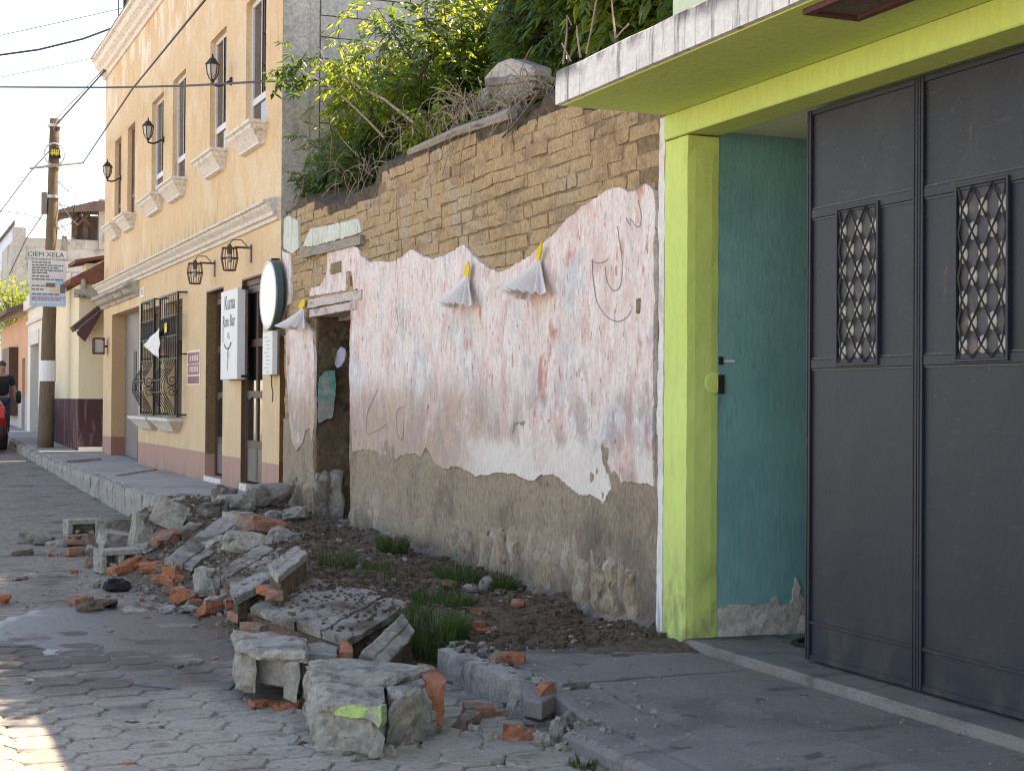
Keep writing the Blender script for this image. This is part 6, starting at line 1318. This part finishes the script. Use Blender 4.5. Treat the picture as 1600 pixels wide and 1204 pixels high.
# small pieces: bricks and stones along the road edge
bricks = [(186, 897, .20, 'brick', 'orange brick first in the row before the pale hollow block'), (213, 888, .2, 'brick', 'orange brick second in the row by the heap'), (238, 892, .2, 'brick', 'rounded orange brick in the middle of the row'), (258, 896, .16, 'brickdull', 'dull brick after the rounded orange one'), (277, 904, .22, 'brick', 'long orange brick lying square at the end of the row'), (300, 888, .18, 'brick', 'orange brick chip under the tilted slab'),
          (288, 942, .22, 'brick', 'orange brick with grey face left of the upright pale piece'), (266, 928, .14, 'brickdull', 'small brown brick bit left of the orange brick'), (272, 915, .14, 'brick', 'small orange brick bit above the grey faced brick'), (330, 958, .2, 'brick', 'orange brick at the left end of the largest slab'), (305, 950, .16, 'brickdull', 'pink grey brick next to the grey faced brick'),
          (128, 944, .17, 'brickdull', 'lone brown brick on the open road'), (4, 940, .12, 'brick', 'orange brick bit at the left picture edge'), (117, 868, .2, 'brickdull', 'brown brick before the dark block'), (120, 852, .24, 'brickdull', 'dusty orange brick under the far left hollow block'), (42, 848, .20, 'concretedark', 'dark block end farthest left on the road'), (68, 851, .2, 'concretedark', 'dark brick right of the farthest left one'),
          (148, 883, .18, 'brickdull', 'brown brick left of the pale hollow block'), (82, 868, .08, 'brick', 'small red brick bit on the road by the brown bricks'), (116, 893, .07, 'brick', 'tiny orange brick bit alone on the road'),
          (409, 1106, .125, 'brick', 'orange brick with mortar cap left of the big broken chunk'), (452, 1111, .13, 'brick', 'orange brick touching the big broken chunk'), (803, 1034, .125, 'brick', 'bright orange brick standing on the kerb slab'), (777, 1034, .09, 'brickdull', 'brown brick bit left of the bright standing brick'), (808, 946, .09, 'brick', 'orange brick bit near the wall foot'), (744, 955, .07, 'brick', 'small orange brick bit by the big grass clump'),
          (748, 972, .09, 'brick', 'flat orange brick chip behind the kerb slab'), (755, 990, .1, 'brick', 'tilted brick chip with mortar edge on the kerb slab'), (716, 992, .09, 'brick', 'orange brick chip at the end of the kerb slab'), (728, 1136, .15, 'brickdull', 'dull red brick in the gap below the kerb'), (780, 1120, .11, 'brick', 'orange brick bit above the dull red one'), (812, 1158, .15, 'brick', 'broken orange brick in the pile of stones'), (838, 1138, .10, 'brick', 'orange brick face up against the pale stone'), (745, 1122, .16, 'brickdull', 'flat red brick shard in the gap')]
rng = random.Random(17)
for px, py, L, mt, lb in bricks:
    k = rng.uniform(.85, 1.1)
    rock('brick', px, py, L, L * .62 * k, L * .5 * k, rng.uniform(-40, 40), rng.uniform(-8, 8), rng.uniform(-12, 12), mt, lb, 'brick', 'loose bricks in the rubble', amp=.008 + L * .04, rnd=.22, chip=1, seg=(3, 3, 2))
rock('brick', 862, 1082, .13, .07, .16, 32, -6, -26, 'brick', 'orange brick with dark mortar face leaning on the cracked corner', 'brick', 'loose bricks in the rubble', amp=.008, rnd=.12, dz=.02)
stones = [(322, 932, .18, .11, .22, 'concrete', 'pale upright lump beside the orange bricks'), (345, 948, .22, .15, .1, 'concrete', 'flat mortar piece by the largest slab'), (180, 922, .2, .18, .12, 'tyre_', 'black charred lump on the road'), (160, 950, .2, .14, .08, 'soil', 'dark clod on the road behind the puddle'), (142, 955, .18, .12, .07, 'soil', 'smaller dark clod beside the other behind the puddle'), (213, 958, .2, .12, .04, 'concrete', 'flat pale flake behind the puddle'),
          (262, 958, .12, .1, .06, 'concretedark', 'grey stone behind the puddle to the right'), (298, 955, .14, .1, .06, 'concrete', 'grey stone at the slab foot'), (136, 866, .14, .12, .1, 'concrete', 'whitish stone left of the pale hollow block'), (89, 853, .22, .14, .07, 'concrete', 'flat pale stone left of the far left hollow block'), (30, 904, .14, .1, .05, 'concretedark', 'flat grey stone at the left on the road'), (35, 866, .2, .12, .05, 'soil', 'flat brown clod at far left on the road'),
          (296, 1042, .06, .05, .05, 'concretedark', 'small angular grey stone on the wet patch'), (57, 1052, .06, .05, .04, 'soil', 'round brown clod on the pavers at left'), (310, 1064, .09, .05, .02, 'concrete', 'white flake beside an orange chip on the pavers'), (295, 1068, .045, .035, .025, 'brick', 'tiny orange chip on the pavers'), (233, 1065, .04, .03, .02, 'brick', 'tiny orange chip right of the puddle'), (210, 1131, .09, .06, .03, 'soil', 'brown clod on the near pavers'), (240, 1133, .09, .05, .03, 'concrete', 'white stone flake beside the brown clod'), (335, 1130, .06, .05, .03, 'concrete', 'small pale stone on the near pavers'), (195, 1198, .08, .06, .03, 'brick', 'orange crumb at the bottom edge'), (330, 1146, .03, .03, .02, 'brick', 'tiny orange dot like chip on a near paver'),
          (440, 1122, .26, .14, .03, 'concrete', 'flat grey flake in front of the two orange bricks'),
          (806, 1125, .10, .10, .16, 'concrete', 'tall pale stone in the near pile'), (896, 1146, .18, .14, .11, 'concrete', 'large pale angular stone on the pavement edge'), (870, 1160, .06, .06, .12, 'concrete', 'white broken post like piece beside the large pale stone'), (848, 1168, .09, .08, .09, 'concrete', 'pale stone at the front of the near pile'), (880, 1176, .07, .06, .05, 'concrete', 'small round stone in front of the kerb end'), (762, 1156, .08, .07, .06, 'concrete', 'knobbly pale stone left of the near pile'), (745, 1175, .07, .06, .03, 'concrete', 'flat pale crumb on the road before the pile'), (742, 1146, .06, .05, .05, 'concrete', 'small white stone under the dull red brick'), (850, 1122, .2, .12, .05, 'concretedark', 'grey slab shard behind the near pile'), (598, 1182, .09, .07, .06, 'concrete', 'pale crumb in front of the big chunk'), (548, 1192, .07, .06, .04, 'concrete', 'lone crumb near the bottom edge'), (476, 1166, .05, .04, .03, 'soil', 'small clod left of the big chunk'), (722, 1010, .13, .08, .035, 'concrete', 'flat stacked flakes on the kerb slab'), (762, 925, .09, .06, .1, 'concretedark', 'dark pointed stone by the wall foot'), (735, 928, .1, .08, .07, 'concretedark', 'grey round stone left of the dark pointed one'), (893, 1000, .07, .05, .03, 'concrete', 'pale pebble on the dirt before the wall'), (938, 984, .07, .05, .035, 'concrete', 'pale pebble nearest the green pillar'), (922, 1000, .04, .035, .03, 'concrete', 'small white pebble between the two larger pebbles'), (700, 930, .12, .1, .06, 'soil', 'dark clod behind the big grass clump'), (390, 1012, .12, .08, .05, 'brickdull', 'red crumb at the foot of the largest slab'), (280, 776, .28, .2, .03, 'concrete', 'white flake on the upper pavement')]
M['tyre_'] = pmat('charred_lump', [(.012, .012, .013), (.03, .03, .032)], bump=.6)
for px, py, w_, d_, h_, mt, lb in stones:
    rock('stone', px, py, w_, d_, h_, rng.uniform(-60, 60), rng.uniform(-10, 10), rng.uniform(-12, 12), mt, lb, 'stone', 'loose stones in the rubble', amp=.012 + min(w_, h_) * .12, rnd=.35, chip=2, seg=(4, 3, 3))
# big broken chunk at the front, with a scrap of lime paint
p = place(560, 1150); p.z = 0
ck = thing('broken_wall_chunk', p, 'big broken concrete chunk with lime green paint scrap at the front', 'rubble')
def chunk(name, mat, C4, z0, z1, seed, amp=.02, parent=ck, seg=(7, 7, 5), rnd=.12, chip=1):
    """rough body over four ground corners given in px at height z1"""
    P = [gnd(x, y, z1) for x, y in C4]; A, B, C, D = P
    mb = rough_block(2, 2, 2, seg, .0, seed, rnd * .5, 0); rg = random.Random(seed); cs = [(Vector((rg.choice((0, 1)), rg.choice((0, 1)), 1)), rg.uniform(.25, .5)) for _ in range(chip)]
    for v in mb.v:
        u, w_, t_ = (v.x + 1) / 2, (v.y + 1) / 2, v.z / 2; sh = max([0] + [max(0, r_ - (Vector((u, w_, t_)) - c).length) for c, r_ in cs]) * .5
        q = A.lerp(B, u).lerp(D.lerp(C, u), w_); m_ = (A + B + C + D) / 4; q += (m_ - q) * (sh + .06 * t_ * 0); p = Vector((q.x, q.y, z0 + (z1 - z0) * t_ * (1 - sh * .5))); o_ = seed * 3.1
        v.xyz = p + Vector((nz(p.x * 9 + o_, p.y * 9, p.z * 9) + .5 * nz(p.x * 24, p.y * 24, p.z * 24 + o_), nz(p.x * 9, p.y * 9 + o_, p.z * 9) + .5 * nz(p.x * 24 + 7, p.y * 24, p.z * 24 + o_), .7 * nz(p.x * 9, p.y * 9, p.z * 9 + o_) + .4 * nz(p.x * 30, p.y * 30 + o_))) * amp
    return mb.build(name, M[mat], parent)
chunk('left_body', 'concrete', [(494, 1086), (602, 1096), (598, 1046), (474, 1036)], .0, .255, 1, .035, seg=(10, 9, 8), rnd=.2, chip=2)
chunk('capping', 'concrete', [(482, 1058), (606, 1058), (684, 1038), (486, 1022)], .235, .285, 2, .022, seg=(12, 9, 3), rnd=.3, chip=2)
chunk('right_body', 'concrete', [(606, 1090), (672, 1076), (676, 1046), (606, 1058)], .02, .24, 3, .03, seg=(9, 8, 7), chip=2)
chunk('lower_piece', 'concrete', [(604, 1124), (690, 1106), (676, 1078), (604, 1090)], .0, .13, 4, .035, seg=(9, 8, 6), chip=3)
chunk('end_brick', 'brick', [(664, 1062), (694, 1062), (690, 1038), (652, 1034)], .06, .262, 5, .012, seg=(3, 3, 3))
SEED[0] += 1
A = gnd(494, 1086, .255); B = gnd(602, 1096, .255)
fn = Vector((-(B - A).y, (B - A).x, 0)).normalized(); fn = fn if fn.y < 0 else -fn
po = [(.0, .055), (.05, .085), (.16, .098), (.28, .094), (.41, .105), (.42, .05), (.40, .02), (.34, .035), (.27, .05), (.18, .045), (.09, .05)]; L_ = (B - A).length * .68 / .42; bx_ = (B - A).normalized(); base_ = Vector((A.x, A.y, .135)) + (B - A) * .30
sheet([(a * L_, b) for a, b in po], lambda a, b, d: tuple(base_ + bx_ * a + Vector((0, 0, b)) + fn * (.022 + d)), .05, step=.012, grid=.03, jit=.004, disp=lambda a, b: .003 * nz(a * 20, b * 20)).build('lime_paint_scrap', M['limechip'], ck)
# concrete niche piece left of it
p = place(450, 1070); p.z = 0
nc_ = thing('broken_sill_piece', p, 'broken concrete sill with a square recess, left of the big chunk', 'rubble')
chunk('cap', 'concrete', [(363, 1008), (480, 1018), (484, 990), (360, 983)], .255, .315, 11, .03, nc_, seg=(11, 6, 3), rnd=.25, chip=2)
chunk('left_leg', 'concrete', [(368, 1018), (398, 1022), (400, 994), (366, 990)], .07, .262, 12, .02, nc_, seg=(4, 4, 5))
chunk('recess_back', 'render', [(394, 1015), (448, 1022), (454, 1000), (397, 994)], .10, .262, 13, .006, nc_, seg=(4, 3, 3))
chunk('recess_base', 'concrete', [(390, 1050), (452, 1058), (458, 1030), (392, 1024)], .07, .125, 14, .014, nc_, seg=(4, 3, 2))
chunk('right_leg', 'concrete', [(440, 1030), (466, 1034), (474, 1004), (448, 1000)], .07, .262, 15, .02, nc_, seg=(4, 4, 5))
chunk('tail', 'concretedark', [(470, 1022), (528, 1024), (530, 1004), (476, 1000)], .04, .26, 16, .015, nc_, seg=(5, 4, 4))
chunk('end_brick', 'brick', [(530, 1018), (552, 1017), (551, 998), (531, 998)], .10, .272, 17, .010, nc_, seg=(3, 3, 3))
chunk('support_shard', 'brickdull', [(442, 1056), (458, 1058), (464, 1036), (450, 1034)], .0, .11, 18, .012, nc_, seg=(3, 3, 4))
# uncountable crumbs, clods and gravel
mb = MB(); rng = random.Random(23); um = [rough_block(1, 1, .7, (2, 2, 1), .12, i, .4, 1) for i in range(6)]
def crumbs(n, f, s0, s1, mat, name, label):
    mb = MB()
    for i in range(n):
        p = f()
        if p is None: continue
        s = rng.uniform(s0, s1) * rng.choice((.6, .8, 1, 1.3)); u = rng.choice(um); a = rng.uniform(0, 6.28); c_, s_ = math.cos(a), math.sin(a); z = surf(p[0], p[1]) - s * .15
        mb.add([(p[0] + s * (v.x * c_ - v.y * s_), p[1] + s * (v.x * s_ + v.y * c_), z + s * v.z) for v in u.v], u.f)
    tag(mb.build(name, M[mat], recalc=False), label, 'rubble', kind='stuff')
def slab_dirt(P, n, name, label):
    A, B, C, D = [gnd(x, y, z) for x, y, z in P]; mb = MB()
    for i in range(n):
        u = rng.random(); v = 1 - rng.random() ** 2.2 * .9; q = A.lerp(B, u).lerp(D.lerp(C, u), v); s = rng.uniform(.008, .030); k = rng.choice(um); a = rng.uniform(0, 6.28); c_, s_ = math.cos(a), math.sin(a)
        mb.add([(q.x + s * (w.x * c_ - w.y * s_), q.y + s * (w.x * s_ + w.y * c_), q.z + s * (w.z - .3)) for w in k.v], k.f)
    tag(mb.build(name, M['soil'], recalc=False), label, 'rubble', kind='stuff')
slab_dirt([(386, 948, .25), (538, 1000, .20), (646, 938, .28), (496, 896, .36)], 420, 'slab_dirt', 'earth crumbs lying on the largest toppled slab')
slab_dirt([(343, 892, .28), (366, 934, .24), (474, 876, .40), (412, 848, .42)], 160, 'slab_dirt', 'earth crumbs lying on the slab behind the largest')
def on_mound():
    y = 7.6 + 9.4 * rng.random() ** 1.3; x = rng.uniform(2.2, 4.08); return (x, y)
def on_road():
    y = rng.uniform(6, 14); x = 3.0 - abs(rng.gauss(0, .75)); return (x, y) if x > .4 else None
def heap():
    return (rng.gauss(2.55, .42), rng.uniform(7.8, 17.2))
def by_pile():
    return (rng.gauss(2.62, .25), rng.gauss(6.2, .35))
crumbs(4200, on_mound, .012, .05, 'soil', 'earth_clods', 'loose dark clods of earth over the collapsed mound')
crumbs(700, heap, .012, .06, 'concretedark', 'heap_fragments', 'grey broken fragments filling the rubble heap')
crumbs(260, heap, .015, .05, 'brickdull', 'heap_brick_fragments', 'dusty red brick fragments in the rubble heap')
crumbs(500, on_mound, .010, .035, 'concrete', 'mortar_crumbs', 'pale mortar crumbs strewn over the mound')
crumbs(1500, on_road, .006, .030, 'concretedark', 'road_grit', 'grey grit scattered over the road')
crumbs(240, on_road, .006, .024, 'brickdull', 'brick_grit', 'reddish brick crumbs scattered over the road')
crumbs(700, by_pile, .005, .026, 'concrete', 'pile_grit', 'pale grit around the near pile of stones')
crumbs(160, lambda: (rng.uniform(2.98, 4.05), rng.uniform(4.5, 7.6)), .004, .012, 'concrete', 'pavement_grit', 'tiny pale grit on the near pavement')
# grass
def tuft(px, py, n, h, r_, label, lx=0):
    p = place(px, py); mb = MB(); rg = random.Random(px)
    for i in range(n):
        a = rg.uniform(0, 6.28); d = r_ * math.sqrt(rg.random()); b = p + Vector((math.cos(a) * d, math.sin(a) * d * 1.3, 0)); b.z = surf(b.x, b.y) - .01
        H = h * rg.uniform(.5, 1.1); o = Vector((math.cos(a) * rg.uniform(.1, .9) + rg.gauss(0, .3), math.sin(a) * rg.uniform(.1, .9) + rg.gauss(0, .3), 0)) * H * .7; w_ = Vector((rg.gauss(0, 1), rg.gauss(0, 1), 0)).normalized() * .0035
        k = len(mb.v); m_ = b + o * .35 + Vector((0, 0, H * .65)); e = b + o + Vector((0, 0, H * rg.uniform(.7, 1)))
        mb.v += [b - w_, b + w_, m_ + w_, m_ - w_, e]; mb.f += [[k, k + 1, k + 2, k + 3], [k + 3, k + 2, k + 4]]
    o = mb.build('grass_tuft', M['grass'], recalc=False); tag(o, label, 'grass', 'grass tufts in the rubble')
    dr_ = MB()
    for i in range(max(8, n // 7)):
        a = rg.uniform(0, 6.28); d = r_ * .8 * math.sqrt(rg.random()); b = p + Vector((math.cos(a) * d, math.sin(a) * d, 0)); b.z = surf(b.x, b.y) - .01; e = b + Vector((rg.gauss(0, .3), rg.gauss(0, .3), rg.uniform(.3, 1.2))) * h; w_ = Vector((rg.gauss(0, 1), rg.gauss(0, 1), 0)).normalized() * .0022
        dr_.add([b - w_, b + w_, e], [[0, 1, 2]])
    dr_.build('dry_blades', M['twig'], o, recalc=False)
tuft(672, 1000, 1000, .18, .2, 'biggest grass clump between the kerb and the largest slab'); tuft(690, 950, 300, .13, .18, 'grass running back from the biggest clump')
tuft(612, 868, 300, .2, .11, 'grass tuft at the wall foot near the doorway'); tuft(525, 892, 110, .2, .12, 'thin grass tuft on the mound behind the broken slab'); tuft(582, 898, 120, .13, .18, 'low grass in the middle of the mound'); tuft(600, 910, 80, .10, .16, 'sparse grass just above the largest slab'); tuft(714, 905, 300, .12, .16, 'low grass tuft at the wall foot in the middle'); tuft(782, 920, 240, .13, .10, 'grass tuft at the wall foot nearest the green pillar'); tuft(800, 1112, 60, .08, .025, 'few blades at the foot of the kerb slab'); tuft(912, 1186, 90, .07, .045, 'wilted weeds under the kerb end')
